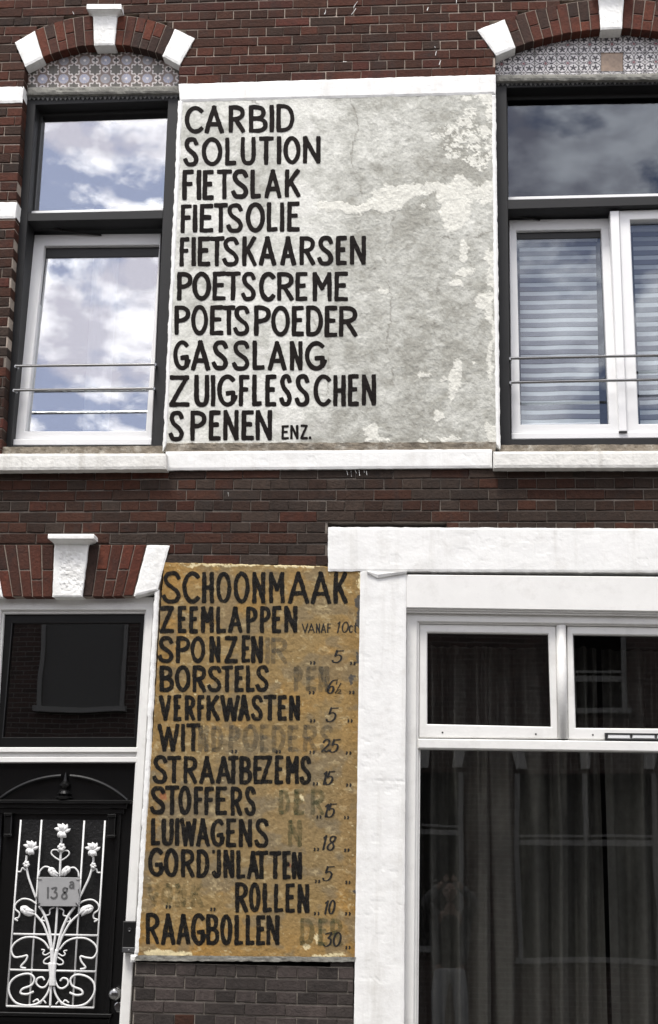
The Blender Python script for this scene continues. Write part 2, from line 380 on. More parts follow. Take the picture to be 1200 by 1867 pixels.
def laid(x0, x1, zb, zt, k, iv, yj=.0):
    st = k % 2 == 0; ln = BL if st else BL/2
    ph = X0+(BL/2 if (st and (k//2) % 2) else 0)+(BL/4 if not st else 0)
    i = math.floor((x0-ph)/ln)-1; drift = random.uniform(-.004, .004)
    x = ph+i*ln+drift
    while x < x1:
        xa, xb = x+.0022+random.uniform(-.0012, .0016), x+ln-.0022+random.uniform(-.0016, .0012)
        for s, e in free(max(xa, x0), min(xb, x1), iv):
            if e-s < .016: continue
            j = lambda a=.0022: random.uniform(-a, a)
            wz = lambda x_: .004*(float(vn(x_*1.3, k*.37, 90))-.5)+.0022*(float(vn(x_*5, k*1.7, 91))-.5)
            a_, b_ = wz(s), wz(e)
            y = .0+random.uniform(-.0022, .0022)+yj
            q = [(s, y+j(.001), zt-JT/2+j()+a_), (e+j(.0018), y+j(.0012), zt-JT/2+j()+b_), (e+j(.0018), y+j(.0012), zb+JT/2+j()+b_), (s, y+j(.001), zb+JT/2+j()+a_)]
            block(bricks, q, .105, .0032, brick_col((s+e)/2, (zb+zt)/2))
        x += ln
for k in range(k0, k1):
    zb = Z0+k*PITCH; zt = zb+PITCH
    if zb < -.05: continue
    iv = cuts((zb+zt)/2)
    laid(XL, XR, zb, zt, k, iv)
    mc = lin(np.array([166, 153, 140] if zt > 5 else ([112, 104, 96] if zb > 2.2 else [128, 121, 112]))*random.uniform(.9, 1.08))
    for s, e in free(XL, XR, iv):
        if e-s < .02: continue
        ym = .0075
        s2, e2 = s+(.0 if abs(s-XL) < 1e-6 else .004), e-(.0 if abs(e-XR) < 1e-6 else .004)
        block(mort, [(s2, ym, zt), (e2, ym, zt), (e2, ym, zb), (s2, ym, zb)], .19, 0, mc)
brickwork = bricks.build('wall', M['brick'], house)
mort.build('mortar_joints', M['mortar'], brickwork)

# ---- arches
SPLASH = [(632,858,634,866), (640,858,641,869), (648,858,650,863), (655,858,656,867), (664,858,665,862), (668,859,669,866), (594,18,592,26), (652,3,645,14), (649,16,641,27), (833,0,832,6), (781,14,779,19), (804,111,801,118), (796,94,794,101), (793,85,794,88), (626,113,632,113), (133,21,135,26), (505,848,507,852), (416,898,417,905)]
def voussoirs(mb, ext, inn, n, depth=.105, start=0, split=True):
    e = np.array(ext, float); i = np.array(inn, float); t = np.linspace(0, 1, len(e))
    def at(c, s): return np.array([np.interp(s, t, c[:, 0]), np.interp(s, t, c[:, 1])])
    g = .055
    for k in range(n):
        a, b = (k+g)/n, (k+1-g)/n
        tl, tr, bl, br = at(e, a), at(e, b), at(i, a), at(i, b)
        cut = [(0, 1)] if not split else ([(0, .985)] if (k+start) % 2 else [(0, .47), (.50, 1)])
        if split and (k+start) % 4 == 3: cut = [(0, .66), (.69, 1)]
        for c0, c1 in cut:
            q = [tl+(bl-tl)*c0, tr+(br-tr)*c0, tr+(br-tr)*c1, tl+(bl-tl)*c1]
            y = -.003+random.uniform(-.0015, .0015)
            col = lin(np.array(random.choice([[92,50,38],[84,48,37],[74,46,37],[66,48,41],[98,54,40]]))*random.uniform(.88, 1.1))*.82
            slab(mb, [(*p, y) for p in q], 0, depth, .003, col)
def arch_back(mb, ext, inn, col, depth=.095):
    e, i = ext, inn
    for k in range(len(e)-1):
        slab(mb, [e[k], e[k+1], i[k+1], i[k]], .0045, depth, 0, col)
MC = lin([140, 128, 117])
def arch(name, sides, label=None):
    """the arch is its mortar bed; the brick halves, keystone and springers hang on it"""
    mm = MB(); (ea, ia, na, sa), (eb, ib, nb, sb) = sides
    arch_back(mm, list(ea)+list(eb), list(ia)+list(ib), MC)
    a = tag(mm.build(name, M['mortar'], house), label)
    for ext, inn, n, st in sides:
        mb = MB(); voussoirs(mb, ext, inn, n, start=st); mb.build('arch_brickwork', M['brick'], a)
    return a
def stone(name, q, y, depth, parent, step=4, edge=.7, rel=.002, ch=.004, mat='white_stone', rough_in=None, esc=7):
    mb = MB(); sd_ = random.randint(0, 99)
    def rl(px, py):
        h = (fbm(px/9, py/9, sd_, 4)-.5)*2*rel
        if rough_in:
            (a, b, c, d), amp = rough_in
            m = sstep(a, a+4, px)*sstep(c, c-4, px)*sstep(b, b+3, py)*sstep(d, d-3, py)
            h = h+m*(fbm(px/4.2, py/4.2, sd_+5, 3)-.5)*amp-m*amp*.15
        return h
    grid(mb, q, y, depth, step, edge, rl, None, None, esc, sd_, ch)
    return mb.build(name, M[mat], parent, smooth=False)
def capital(mb, x0, x1, ytop, ymid, ybot, xb0, xb1, proj, back=.1, slope=0):
    """moulded top of a keystone: a slab over a cove, as stacked courses"""
    prof = [(0, 0), (.14, 1), (.42, 1), (.46, .86), (.55, .80), (.66, .60), (.78, .36), (.9, .18), (1, .10)]
    for (t0, p0), (t1, p1) in zip(prof, prof[1:]):
        def row(t, p):
            y = ytop+(ybot-ytop)*t; w = (p-.1)/.9 if p > .1 else 0
            if t == 0: w = .94
            return xb0+(x0-xb0)*w, xb1+(x1-xb1)*w, y, -(.02+proj*(p if t else .95))
        a0, a1, ya, da = row(t0, p0); b0, b1, yb, db = row(t1, p1)
        q = [U(a0, ya, da), U(a1, ya+slope, da), U(b1, yb+slope, db), U(b0, yb, db)]
        bk = [Vector((p.x, back, p.z)) for p in q]
        mb.add(q+bk, HEXF)

archL = arch('window_arch', [(L_EXT_A, L_INT_A, 6, 1), (L_EXT_B, L_INT_B, 6, 0)])
stone('springer_stone', [(27,77), (63,56), (78,105), (46,121)], -.012, .115, archL)
stone('springer_stone', [(319,52), (355,69), (327,118), (296,101.5)], -.012, .115, archL)
ks = stone('keystone', [(169.5,27), (213.5,26.5), (208,81.5), (171.5,82)], -.022, .125, archL, step=3, rough_in=((174,33,209,78), .006))
cp = MB(); capital(cp, 158, 221.5, 7.5, 17, 28.5, 168.5, 214, .05); cp.build('capital', M['white_stone'], ks.parent)
archR = arch('window_arch', [(R_EXT_A, R_INT_A, 9, 0), (R_EXT_B, R_INT_B, 9, 1)])
stone('springer_stone', [(870.5,54), (920,35), (940,86), (905,100.5)], -.012, .115, archR)
stone('springer_stone', [(1312,27), (1362,46), (1327,92), (1292,78)], -.012, .115, archR)
ks = stone('keystone', [(1091,-6), (1138,-7), (1134,52), (1095.5,53)], -.022, .125, archR, step=3, rough_in=((1100,4,1131,46), .006))
cp = MB(); capital(cp, 1079, 1150, -30, -18, -6, 1089, 1139, .05); cp.build('capital', M['white_stone'], ks.parent)
# flat arch over the front door
D_EXT_A = [(-14,993.5), (40,993.5), (99,993.5)]; D_INT_A = [(5,1088), (50,1088), (95.5,1088)]
D_EXT_B = [(160.5,993.5), (214,993.5), (267.5,993.5)]; D_INT_B = [(149.5,1088), (196,1087.5), (242.5,1086.5)]
archD = arch('door_arch', [(D_EXT_A, D_INT_A, 5, 0), (D_EXT_B, D_INT_B, 5, 1)], 'flat brick arch above the front door')
stone('springer_stone', [(268,993.5), (309,994), (287,1076), (243.5,1086.5)], -.012, .115, archD)
stone('springer_stone', [(-55,993.5), (-14,993.5), (5,1088), (-30,1088)], -.012, .115, archD)
ks = stone('keystone', [(99,992), (161,992), (149,1088), (95.5,1088)], -.028, .13, archD, step=2.6, rough_in=((107,1001,153,1081), .011))
cp = MB(); capital(cp, 87.5, 171.5, 973.5, 982, 993, 99, 161, .075); cp.build('capital', M['white_stone'], ks.parent)
# white blocks in the brick jamb, left of the left window
stone('quoin_stone', [(-120,160.5), (43,157), (40.5,186.5), (-122,190)], -.006, .11, house)
stone('quoin_stone', [(-130,370), (30.5,368), (27.5,397.5), (-134,400)], -.006, .11, house)
stone('quoin_stone', [(1329,140), (1500,136), (1500,166), (1329,170)], -.006, .11, house)

# ---- tile fields under the two window arches
def tym_mask(inn_a, inn_b, l, r):
    c = np.array([l]+list(inn_a)+list(inn_b)+[r], float)
    def f(px, py): return py > np.interp(px, c[:, 0], c[:, 1])-9
    return f
def tile_left(px, py):
    # repeats 38.2 px wide, 33.3 px high (a 13 cm tile), medallion row at y 144
    b = lin([104, 92, 84]); dk = lin([52, 48, 46]); wh = lin([196, 190, 186]); bl = lin([128, 138, 170]); gr = lin([80, 76, 68])
    xx = (px-154+ (py-144)*.02)/38.2; yy = (py-(143.5-(px-154)*.006))/33.3
    n = fbm(px/5, py/5, 8, 3)
    fx = xx-np.round(xx); fy = yy-np.round(yy); r = np.hypot(fx, fy*.92)
    c = np.broadcast_to(b, px.shape+(3,)).copy(); c = c*(0.8+.4*n)[..., None]
    an = np.arctan2(fy, fx)
    faded = sstep(.45, .6, fbm(px/40, py/30, 31, 2))
    med = mixc(mixc(np.broadcast_to(bl, c.shape), np.broadcast_to(wh, c.shape)*.75, .5+.5*np.sign(np.sin(an*16))), np.broadcast_to(lin([128,126,122]), c.shape), faded*.6)
    c = mixc(c, med, (r < .24)*1.0); c = mixc(c, np.broadcast_to(lin([120,100,92]), c.shape), ((r > .24) & (r < .265))*1.0)
    c = mixc(c, np.broadcast_to(wh*1.15, c.shape), (r < .06)*1.0)
    for ox, oy in ((.5, 0), (0, .5)):
        gx = xx-ox-np.round(xx-ox); gy = yy-oy-np.round(yy-oy); q = np.hypot(gx, gy*.92)
        c = mixc(c, np.broadcast_to(wh, c.shape), (q < .165)*1.0)
        cr = ((np.abs(gx) < .04) & (np.abs(gy) < .12)) | ((np.abs(gy) < .04) & (np.abs(gx) < .12))
        c = mixc(c, np.broadcast_to(dk, c.shape), cr*1.0)
        c = mixc(c, np.broadcast_to(lin([120,96,92]), c.shape), ((q > .165) & (q < .19))*1.0)
    gx = xx-.5-np.round(xx-.5); gy = yy-.5-np.round(yy-.5); q = np.hypot(gx, gy*.92); a2 = np.arctan2(gy, gx)
    lob = .25+.035*np.cos(a2*8); band = (q > lob) & (q < lob+.065) & (np.abs(np.sin(a2*2)) > .35)
    c = mixc(c, np.broadcast_to(wh, c.shape), band*1.0); c = mixc(c, np.broadcast_to(gr, c.shape), (q < lob-.01)*1.0)
    gl = (np.abs(fx-.5) < .012) | (np.abs(fx+.5) < .012)
    c = mixc(c, np.broadcast_to(dk, c.shape), gl*.7)
    return c*(.82+.3*fbm(px/11, py/11, 77, 3))[..., None]
def tile_right(px, py):
    wh = lin([196, 193, 192]); dk = lin([46, 42, 46]); rd = lin([120, 74, 78]); gy_ = lin([124, 118, 116]); pl = lin([142, 122, 104])
    xx = (px-1075.5)/40.2; yy = (py-(114.5-(px-1075.5)*.015))/33.2
    ix = np.round(xx); iy = np.round(yy); fx = xx-ix; fy = yy-iy
    c = np.broadcast_to(wh, px.shape+(3,)).copy()
    # four leaf discs per tile, black rings round them, a small ring in the middle
    ax = np.abs(fx); ay = np.abs(fy); q = np.hypot(ax-.255, ay-.255)
    c = mixc(c, np.broadcast_to(gy_, c.shape), (q > .30)*1.0)
    a = np.arctan2(ay-.255, ax-.255)
    leaf = (q < .125+.055*np.cos(a*5+1.2)) & ~((ax < .14) & (ay < .14))
    c = mixc(c, np.broadcast_to(dk*1.15, c.shape), leaf*1.0)
    c = mixc(c, np.broadcast_to(dk, c.shape), ((q > .215) & (q < .255))*1.0)
    c = mixc(c, np.broadcast_to(wh*.95, c.shape), ((q > .255) & (q < .285))*1.0)
    r = np.hypot(fx, fy)
    c = mixc(c, np.broadcast_to(wh, c.shape), (r < .14)*1.0); c = mixc(c, np.broadcast_to(dk, c.shape), ((r > .085) & (r < .125))*1.0); c = mixc(c, np.broadcast_to(rd, c.shape), (r < .07)*1.0)
    d = np.abs(ax-.5)+np.abs(ay-.5)
    c = mixc(c, np.broadcast_to(dk, c.shape), (d < .10)*1.0)
    c = mixc(c, np.broadcast_to(lin([92,88,86]), c.shape), (((ax > .487) | (ay > .485)))*1.0)
    miss = (px > 1096) & (px < 1136) & (py > 96) & (py < 129)
    pc = np.broadcast_to(pl, c.shape)*(.75+.5*fbm(px/4, py/4, 5, 3))[..., None]
    c = np.where(miss[..., None], pc, c)
    return c*(.80+.35*fbm(px/13, py/13, 41, 3))[..., None]
def tiles(q, mask, colf, miss=None):
    mb = MB()
    rl = (lambda px, py: np.where((px > 1096) & (px < 1136) & (py > 96) & (py < 129), -.007, 0)+(fbm(px/6, py/6, 4, 2)-.5)*.001) if miss else (lambda px, py: (fbm(px/6, py/6, 4, 2)-.5)*.001)
    grid(mb, q, .078, .03, .85, 0, rl, colf, mask)
    return mb
tymL = tiles([(38,70), (336,64), (330,160), (44,164)], tym_mask(L_INT_A, L_INT_B, (46,121), (328,118)), tile_left)
tymL.build('tile_panel', M['tile'], archL)['label'] = 'faded tile panel of blue medallions and small crosses'
tymR = tiles([(896,40), (1336,34), (1334,140), (897,141)], tym_mask(R_INT_A, R_INT_B, (905,100), (1327,92)), tile_right, True)
tymR.build('tile_panel', M['tile'], archR)['label'] = 'tile panel of black leaf rings with one tile missing'
# cement fillet and lead drip below each tile field
def fillet(q, arch_):
    mb = MB(); grid(mb, q, .055, .06, 3, 1.2, lambda px, py: (fbm(px/7, py/5, 3, 4)-.5)*.012, None, None, 8, 4, .006)
    return mb.build('cement_ledge', M['cement'], arch_)
fillet([(49,158.5), (326,155.5), (326,168.5), (49,172)], archL); fillet([(903,135.5), (1331,132), (1331,143), (903,146.5)], archR)
def drip(x0, x1, y0, y1, s, arch_, teeth):
    mb = MB(); w = (x1-x0)/teeth
    grid(mb, [(x0,y0), (x1,y0+s), (x1,y1-5+s), (x0,y1-5)], .083, .03, 3, .5, lambda px, py: (fbm(px/5, py/4, 6, 3)-.5)*.008)
    for k in range(teeth):
        a = x0+k*w; f = s*(k+.5)/teeth; d = random.uniform(-1.2, 1.2)
        fr = [U(a, y1-5+f, .086), U(a+w, y1-5+f, .086), U(a+w*.5+d*.6, y1+f+d, .083)]
        bk = [p+Vector((0, .016, 0)) for p in fr]
        mb.add(fr+bk, [(0,1,2), (5,4,3), (0,1,4,3), (1,2,5,4), (2,0,3,5)])
    return mb.build('lead_drip', M['lead'], arch_)
drip(50, 325, 172.5, 183, -3.5, archL, 34); drip(904, 1330, 146.5, 156.5, -7, archR, 50)

# ---- upstairs windows
def pane(q, y, mat, parent, name='pane', depth=.005):
    mb = MB(); yt, yb = y if isinstance(y, tuple) else (y, y)
    slab(mb, [(*q[0], yt), (*q[1], yt), (*q[2], yb), (*q[3], yb)], 0, depth)
    return mb.build(name, M[mat], parent)
FY = .092
# left window: the anthracite frame is the window, its sash, panes and rails hang on it
mb = MB()
ring(mb, [(48.5,182), (326,176), (298,824), (1,824)], [(65,191.5), (306.5,183.5), (277.5,810), (20.5,812)], FY, .16, .003)
slab(mb, [(50,388.5), (298,382.5), (297,398.5), (48,403.5)], FY+.006, .15, .003)
winL = tag(mb.build('window', M['anthracite'], house), 'anthracite upstairs window with its lower sash tilted inwards')
# deep black rebate round the fixed light
mb = MB(); ring(mb, [(67,203), (310,196), (301,386), (52,391)], [(77,209.5), (306.5,203.5), (297.5,380), (63,384)], .195, .03, .001)
mb.build('glazing_rebate', M['black_inner'], winL)
pane([(73,204), (309,198), (300,388), (59,392)], .205, 'g_left', winL)
mb = MB(); slab(mb, [(57,384.5), (297.5,379), (297,384.3), (56,389.5)], .165, .035, .002); mb.build('glazing_bead', M['pvc'], winL)
# the tilted sash
ya, yb = .262, .165
mb = MB(); ring(mb, [(63,428), (293.5,425.5), (276.5,801), (23,801)], [(81,448), (290.5,446), (265.5,786.3), (45.3,786.3)], (ya, yb), .06, .004)
sash = mb.build('sash', M['pvc'], winL)
mb = MB(); ring(mb, [(82,463), (292,461), (266,787), (46,787)], [(84,469.5), (289.5,466.5), (265.5,786.3), (45.3,786.3)], (ya+.04, yb+.035), .012, .001); mb.build('glazing_seal', M['black_inner'], winL)
mb = MB(); slab(mb, [(82.5,440,ya+.035), (291,438,ya+.035), (289.5,467.5,ya+.042), (83,470.5,ya+.042)], 0, .01); mb.build('soffit_shade', M['black_inner'], winL)  # shaded rebate soffit above the glass, put in as a black strip
pane([(80,445), (291.5,443), (267,788), (44,788)], (ya+.055, yb+.05), 'g_left', winL)
mb = MB(); slab(mb, [(22,800.5), (277,799.5), (276,811.5), (21,812)], .13, .06, .004); mb.build('weather_bar', M['pvc'], winL)
mb = MB(); slab(mb, [(52,404), (297,399), (295,428), (50,432)], .285, .02); mb.build('dark_head_board', M['anthracite'], winL)
mb = MB(); tube(mb, [U(57,414,.2), U(105,418.5,.22), U(150,425.5,.24), U(185,428.5,.25)], .006); tube(mb, [U(98,417,.215), U(112,419.5,.222)], .012); mb.build('tilt_stay', M['bell_black'], winL)
def rail(pa, pb, y, parent):
    mb = MB(); a, b = U(*pa, y), U(*pb, y); tube(mb, [a, b], .0085, 12)
    for p in (a, b): lathe(mb, p, [(.010, 0), (.010, .006), (.009, .008), (.009, FY-y)], (0, 1, 0), 14)
    return mb.build('safety_rail', M['chrome'], parent)
rail((29,667.5), (282.5,664.5), .05, winL); rail((26,711.5), (280,708.5), .05, winL)
# right window
mb = MB()
ring(mb, [(903,152), (1331,146), (1322,812), (912.5,812)], [(923.8,160), (1308,152.5), (1303,797), (931.5,801)], FY, .16, .003)
slab(mb, [(925,365), (1310,355), (1310,370.5), (925.5,381.5)], FY+.006, .15, .003)
winR = tag(mb.build('window', M['anthracite'], house), 'wide anthracite upstairs window with striped blinds behind white sashes')
mb = MB(); ring(mb, [(921,174), (1311,166), (1311,367), (921,376)], [(925.5,182), (1307,175), (1307,354), (927.5,359)], .195, .03, .001); mb.build('glazing_rebate', M['black_inner'], winR)
pane([(923,176), (1310,168), (1310,360), (924,366)], .205, 'g_trans', winR)
mb = MB(); slab(mb, [(926.5,359), (1308,350), (1308,355), (926.5,364.5)], .165, .035, .002); mb.build('glazing_bead', M['pvc'], winR)
mb = MB(); slab(mb, [(924,379), (1312,368), (1312,398), (924,407)], .285, .02); mb.build('dark_head_board', M['anthracite'], winR)
ya, yb = .235, .165
mb = MB(); ring(mb, [(928,400.5), (1114,398), (1130,790), (932.5,790)], [(941.5,420.5), (1096,417), (1111,773), (949.3,774)], (ya, yb), .06, .004); mb.build('sash', M['pvc'], winR)
mb = MB(); slab(mb, [(942,418,ya+.03), (1097,415,ya+.03), (1097,433,ya+.036), (942.5,436,ya+.036)], 0, .01); mb.build('soffit_shade', M['black_inner'], winR)  # black strip stands for the dark top of this sash's rebate
pane([(940,416), (1098,413), (1113,775), (947,776)], (ya+.045, yb+.045), 'g_right', winR)
mb = MB(); ring(mb, [(1128.5,384), (1309,378), (1305,790), (1142,790)], [(1149,400.5), (1290,396), (1288,772), (1164.5,773)], .150, .07, .004); mb.build('sash', M['pvc'], winR)
pane([(1146,398), (1292,394), (1290,775), (1162,776)], .195, 'g_right', winR)
mb = MB(); slab(mb, [(1112.5,384.5), (1128.8,384), (1143.8,786), (1129,786.5)], .128, .09, .004); mb.build('meeting_stile', M['pvc'], winR)
mb = MB(); slab(mb, [(932,789.3), (1304,786), (1304,797.5), (932.5,801)], .138, .05, .004); mb.build('weather_bar', M['pvc'], winR)
mb = MB(); slab(mb, [(1128.5,786), (1143.5,785.7), (1143.5,788), (1129,788.4)], .124, .02, 0); mb.build('stile_cap', M['black_inner'], winR)
mb = MB(); tube(mb, [U(932,392,.2), U(960,397,.215), U(985,401,.225)], .006); mb.build('tilt_stay', M['bell_black'], winR)
rail((931.5,653.5), (1302,646), .05, winR); rail((932,697.5), (1302,690), .05, winR)
# sills
def sill(q, under):
    o = stone('window_sill', q, -.08, .24, house, step=5, edge=.5, rel=.0018, ch=.004, mat='sill'); return o
sill([(-60,827), (302.5,826.5), (303,854.5), (-60,857.5)], 0); sill([(899.5,823), (1345,821), (1345,852), (900,852.5)], 0)
mb = MB(); grid(mb, [(-4,815), (300,813), (301,830), (-4,832)], .03, .12, 3, .8, lambda px, py: (fbm(px/8, py/6, 9, 3)-.5)*.012, None, None, 6, 2); mb.build('sill_bedding', M['cement_brown'], house)
mb = MB(); grid(mb, [(911,811.5), (1324,810), (1324,826), (905,828)], .03, .12, 3, .8, lambda px, py: (fbm(px/8, py/6, 9, 3)-.5)*.012, None, None, 6, 2); mb.build('sill_bedding', M['cement_brown'], house)

# ---- white masonry round the painted panels
def white(name, q, y, depth, step=6, edge=1.2, rel=.004, ch=.006, par=house, cracks=None):
    mb = MB(); sd_ = random.randint(0, 999)
    def rl(px, py):
        h = (fbm(px/60, py/30, sd_, 3)-.5)*1.3*rel+(fbm(px/10, py/8, sd_+3, 4)-.5)*rel*.45
        d = fbm(px/30, py/30, sd_+7, 3); h = h-sstep(.70, .74, d)*.0012
        if cracks:
            for (x0, y0, x1, y1) in cracks:
                t = np.clip(((px-x0)*(x1-x0)+(py-y0)*(y1-y0))/((x1-x0)**2+(y1-y0)**2), 0, 1)
                dd = np.hypot(px-(x0+t*(x1-x0)), py-(y0+t*(y1-y0))+(fbm(px/12, py/12, 3, 3)-.5)*14)
                h = h-np.exp(-(dd/1.6)**2)*.0018
        return h
    grid(mb, q, y, depth, step, edge, rl, None, None, 10, sd_, ch)
    return mb.build(name, M['white_wall'], par)
white('plaster_band', [(325.5,152.5), (903.5,135), (904,171), (328,185)], -.010, .12, 4, .9, .003)
white('plaster_band', [(302,823), (897,818.5), (897.5,852.5), (302,857)], -.022, .14, 4, .6, .0022, .004)
white('plaster_band', [(325,182), (333,182), (303.5,812), (296.5,822)], -.010, .18, 3, 1.6)
white('plaster_band', [(895.5,172), (904,171), (912.5,818), (903.5,812)], -.008, .18, 3, 1.4)
white('plaster_lintel', [(598,960.5), (1640,965.5), (1640,1045), (598,1041)], -.016, .18, 4, 1.1, .0025, .003)
white('pilaster', [(657,1036), (741,1040), (734.5,2250), (640,2250)], -.013, .2, 5, .5, .0024, .003, house, [(655,1418,738,1427), (655,1782,700,1788)])
white('pilaster', [(1601,1045), (1664,1046), (1668,2250), (1596,2250)], -.013, .2, 7, .5, .0024, .003)
mb = MB()   # flap of loose paint where lintel, pilaster and beam meet
for i in range(2):
    a = [(668,1041), (690,1047), (715,1044), (742,1041)]; b = [(672,1046), (688,1054), (712,1050), (742,1045)]
for k in range(3): slab(mb, [(*a[k], -.03), (*a[k+1], -.028), (*b[k+1], -.022), (*b[k], -.022)], 0, .012, .001)
mb.build('loose_paint_flap', M['white_wall'], house)
white('door_surround', [(281.5,1078), (290.5,1074), (258,1741), (245,1741)], -.004, .16, 4, 1.6)
white('plinth_edge', [(238,1741), (252,1741), (246,1754), (238,1754)], -.003, .12, 3, .8)

# ---- front door opening
mb = MB(); JY = .07
ring(mb, [(-52,1089), (281,1088.5), (205,2420), (-130,2420)], [(2,1112), (266,1112), (203-18,2420), (-78,2420)], JY, .14, .004)
ring(mb, [(-2,1110), (268,1110), (187,2420), (-82,2420)], [(7,1119), (263.8,1118), (183,2420), (-73,2420)], JY+.022, .10, .004)
slab(mb, [(-40,1362.5), (251.5,1362.5), (251,1371.5), (-41,1371.5)], JY+.012, .12, .003)
slab(mb, [(-41,1371.5), (251,1371.5), (250,1380), (-41,1380)], JY+.03, .12, .003)
slab(mb, [(-41,1380), (250,1380), (249.5,1389.5), (-41,1390)], JY+.02, .12, .003)
dframe = mb.build('door_frame', M['wood_white'], house)
mb = MB(); ring(mb, [(6.5,1119), (264.5,1118.5), (251,1363), (-8,1363)], [(22.5,1136.5), (255,1135.5), (245,1343.5), (5,1344)], .118, .05, .004); tsash = mb.build('fanlight_sash', M['black_door'], dframe)
pane([(20,1134), (257,1133), (247,1346), (3,1347)], .14, 'g_door', dframe)
mb = MB(); slab(mb, [(-45,1388), (249.5,1388), (190,2420), (-85,2420)], .16, .05, .004)
def dbox(a, y, d=.06, ch=.003): slab(mb, a, y, d, ch)
dbox([(-14,1458), (240,1459), (238,1465), (-14,1464)], .10); dbox([(-10,1464), (232,1465), (231,1474), (-10,1473)], .122)
dbox([(-4,1473), (226,1474), (226,1484), (-4,1484)], .138)
dbox([(-15,1845), (203,1849), (201,1856), (-15,1852)], .115); dbox([(-12,1853), (200,1857), (198,1866), (-12,1862)], .135)
dbox([(-20,1484), (5,1484), (-18,1845), (-45,1845)], .138); dbox([(213,1484), (221,1484), (199,1850), (190,1850)], .142)
dbox([(-30,1900), (180,1904), (150,2300), (-55,2300)], .148)
for q in ([(7,1482), (22.5,1482), (20.5,1488), (6.5,1488)], [(6.5,1520), (21,1520), (20.5,1525), (6,1525)], [(7.5,1488), (21.5,1488), (20,1520), (7,1520)],
          [(195.5,1484), (211.5,1484), (211,1490), (195.5,1490)], [(194.5,1522), (210,1522), (209.5,1527), (194,1527)], [(196.5,1490), (210.5,1490), (209,1522), (195.5,1522)]):
    dbox(q, .112 if q[2][1]-q[0][1] < 8 else .122, .04, .004)
door = mb.build('door', M['black_door'], house)
mb = MB()   # curved pediment moulding and its turned finial
arcp = arc_px((-2,1458), (60,1424), (112,1414.5)); arc2 = arc_px((128,1414.5), (180,1426), (232,1459))
for ar in (arcp, arc2): tube(mb, [U(*p, .128) for p in ar], .011, 8)
lathe(mb, U(117,1457,.14), [(.045,0), (.05,.008), (.03,.02), (.04,.03), (.028,.045), (.016,.055), (.03,.075), (.03,.085), (.014,.1), (.008,.13), (.002,.15)], (0, 0, 1), 16)
mb.build('pediment', M['black_door'], door)
mb = MB(); slab(mb, [(38,1494), (192,1495), (171,1838), (11,1835)], .155, .006); gp = mb.build('pane', M['g_obscure'], door)
# ---- wrought iron flower grille (traced as bars of real thickness, 3 cm in front of the door glass)
GY = .125
def G(x, y, dy=0.0): return U(x/3.832, 1380+y/3.832, GY+dy)
mb = MB()
def bar(pts, r, dy=0.0, sp=True):
    pts = spline(pts, 6) if sp and len(pts) > 2 else pts
    tube(mb, [G(p[0], p[1], dy) for p in pts], r, 7)
for a, b in (((147,440),(45,1742)), ((292,440),(205,1745)), ((590,445),(508,1750)), ((735,445),(655,1754))): bar([a, b], .0052)
for a, b in (((95,1237),(685,1248)), ((72,1487),(670,1500)), ((45,1741),(656,1753))): bar([a, b], .0058, -.004)
def mirror(p): # about the grille's own leaning middle line
    return [(2*(436-(y-440)*.062)-x, y+6) for x, y in p]
bar([(432,560), (424,700), (418,845)], .0065, -.006); bar([(402,1042), (388,1240), (368,1360)], .0065, -.006); bar([(366,1490), (357,1620), (351,1745)], .0065, -.006)
for p, r in (([(420,722),(388,704),(360,676),(368,652),(398,650),(414,664)], .0042),
             ([(272,832),(282,796),(312,768),(346,772)], .005),
             ([(188,690),(184,742),(197,830),(222,905),(252,985)], .0065),
             ([(182,792),(158,776),(146,800),(124,802)], .0045),
             ([(258,1030),(215,1000),(160,992),(116,1020),(105,1060),(136,1090),(132,1120),(104,1132),(126,1145)], .0048),
             ([(243,1096),(298,1160),(335,1250),(360,1350)], .0062),
             ([(275,1042),(310,1100),(338,1180),(352,1250),(362,1350)], .0075),
             ([(382,1050),(350,1066),(346,1100),(310,1110),(292,1138),(318,1146)], .0042),
             ([(345,1342),(308,1290),(250,1262),(170,1263),(105,1300),(80,1350),(102,1397),(150,1396),(190,1388),(182,1422),(146,1466),(182,1477)], .0055),
             ([(352,1366),(318,1384),(300,1372),(312,1352),(290,1346)], .004),
             ([(352,1392),(312,1418),(308,1440),(335,1446),(356,1434)], .0042),
             ([(352,1600),(325,1664),(270,1720),(190,1737),(110,1716),(66,1650),(72,1580),(122,1532),(200,1515),(240,1546),(222,1594),(160,1620),(145,1650),(190,1658),(236,1640)], .006),
             ([(360,1500),(345,1560),(318,1604),(284,1610),(255,1582),(264,1548),(296,1540),(312,1560)], .0055),
             ([(232,1712),(262,1694),(280,1722),(300,1698),(322,1722)], .0045),
             ([(362,1340),(366,1420),(364,1500)], .011)):
    bar(p, r, -.008 if r > .006 else -.004); bar(mirror(p), r, -.008 if r > .006 else -.004)
bar([(352,1440),(362,1520),(360,1600)], .014, -.01); bar([(382,1440),(376,1520),(374,1600)], .012, -.01)
def petal(c, ang, ln, w, dy=-.012, k=9):
    """a cupped leaf: closed pointed ellipsoid along ang"""
    ca, sa = math.cos(ang), math.sin(ang); pts = []; rad = []
    for i in range(k+1):
        t = i/k; b = math.sin(t*math.pi)**.8
        pts.append((c[0]+ca*ln*t-sa*ln*.10*math.sin(t*3), c[1]+sa*ln*t+ca*ln*.10*math.sin(t*3))); rad.append(max(.0008, w*b/1240))
    tube(mb, [G(p[0], p[1], dy-.006*math.sin(i/k*math.pi)) for i, p in enumerate(pts)], rad, 7)
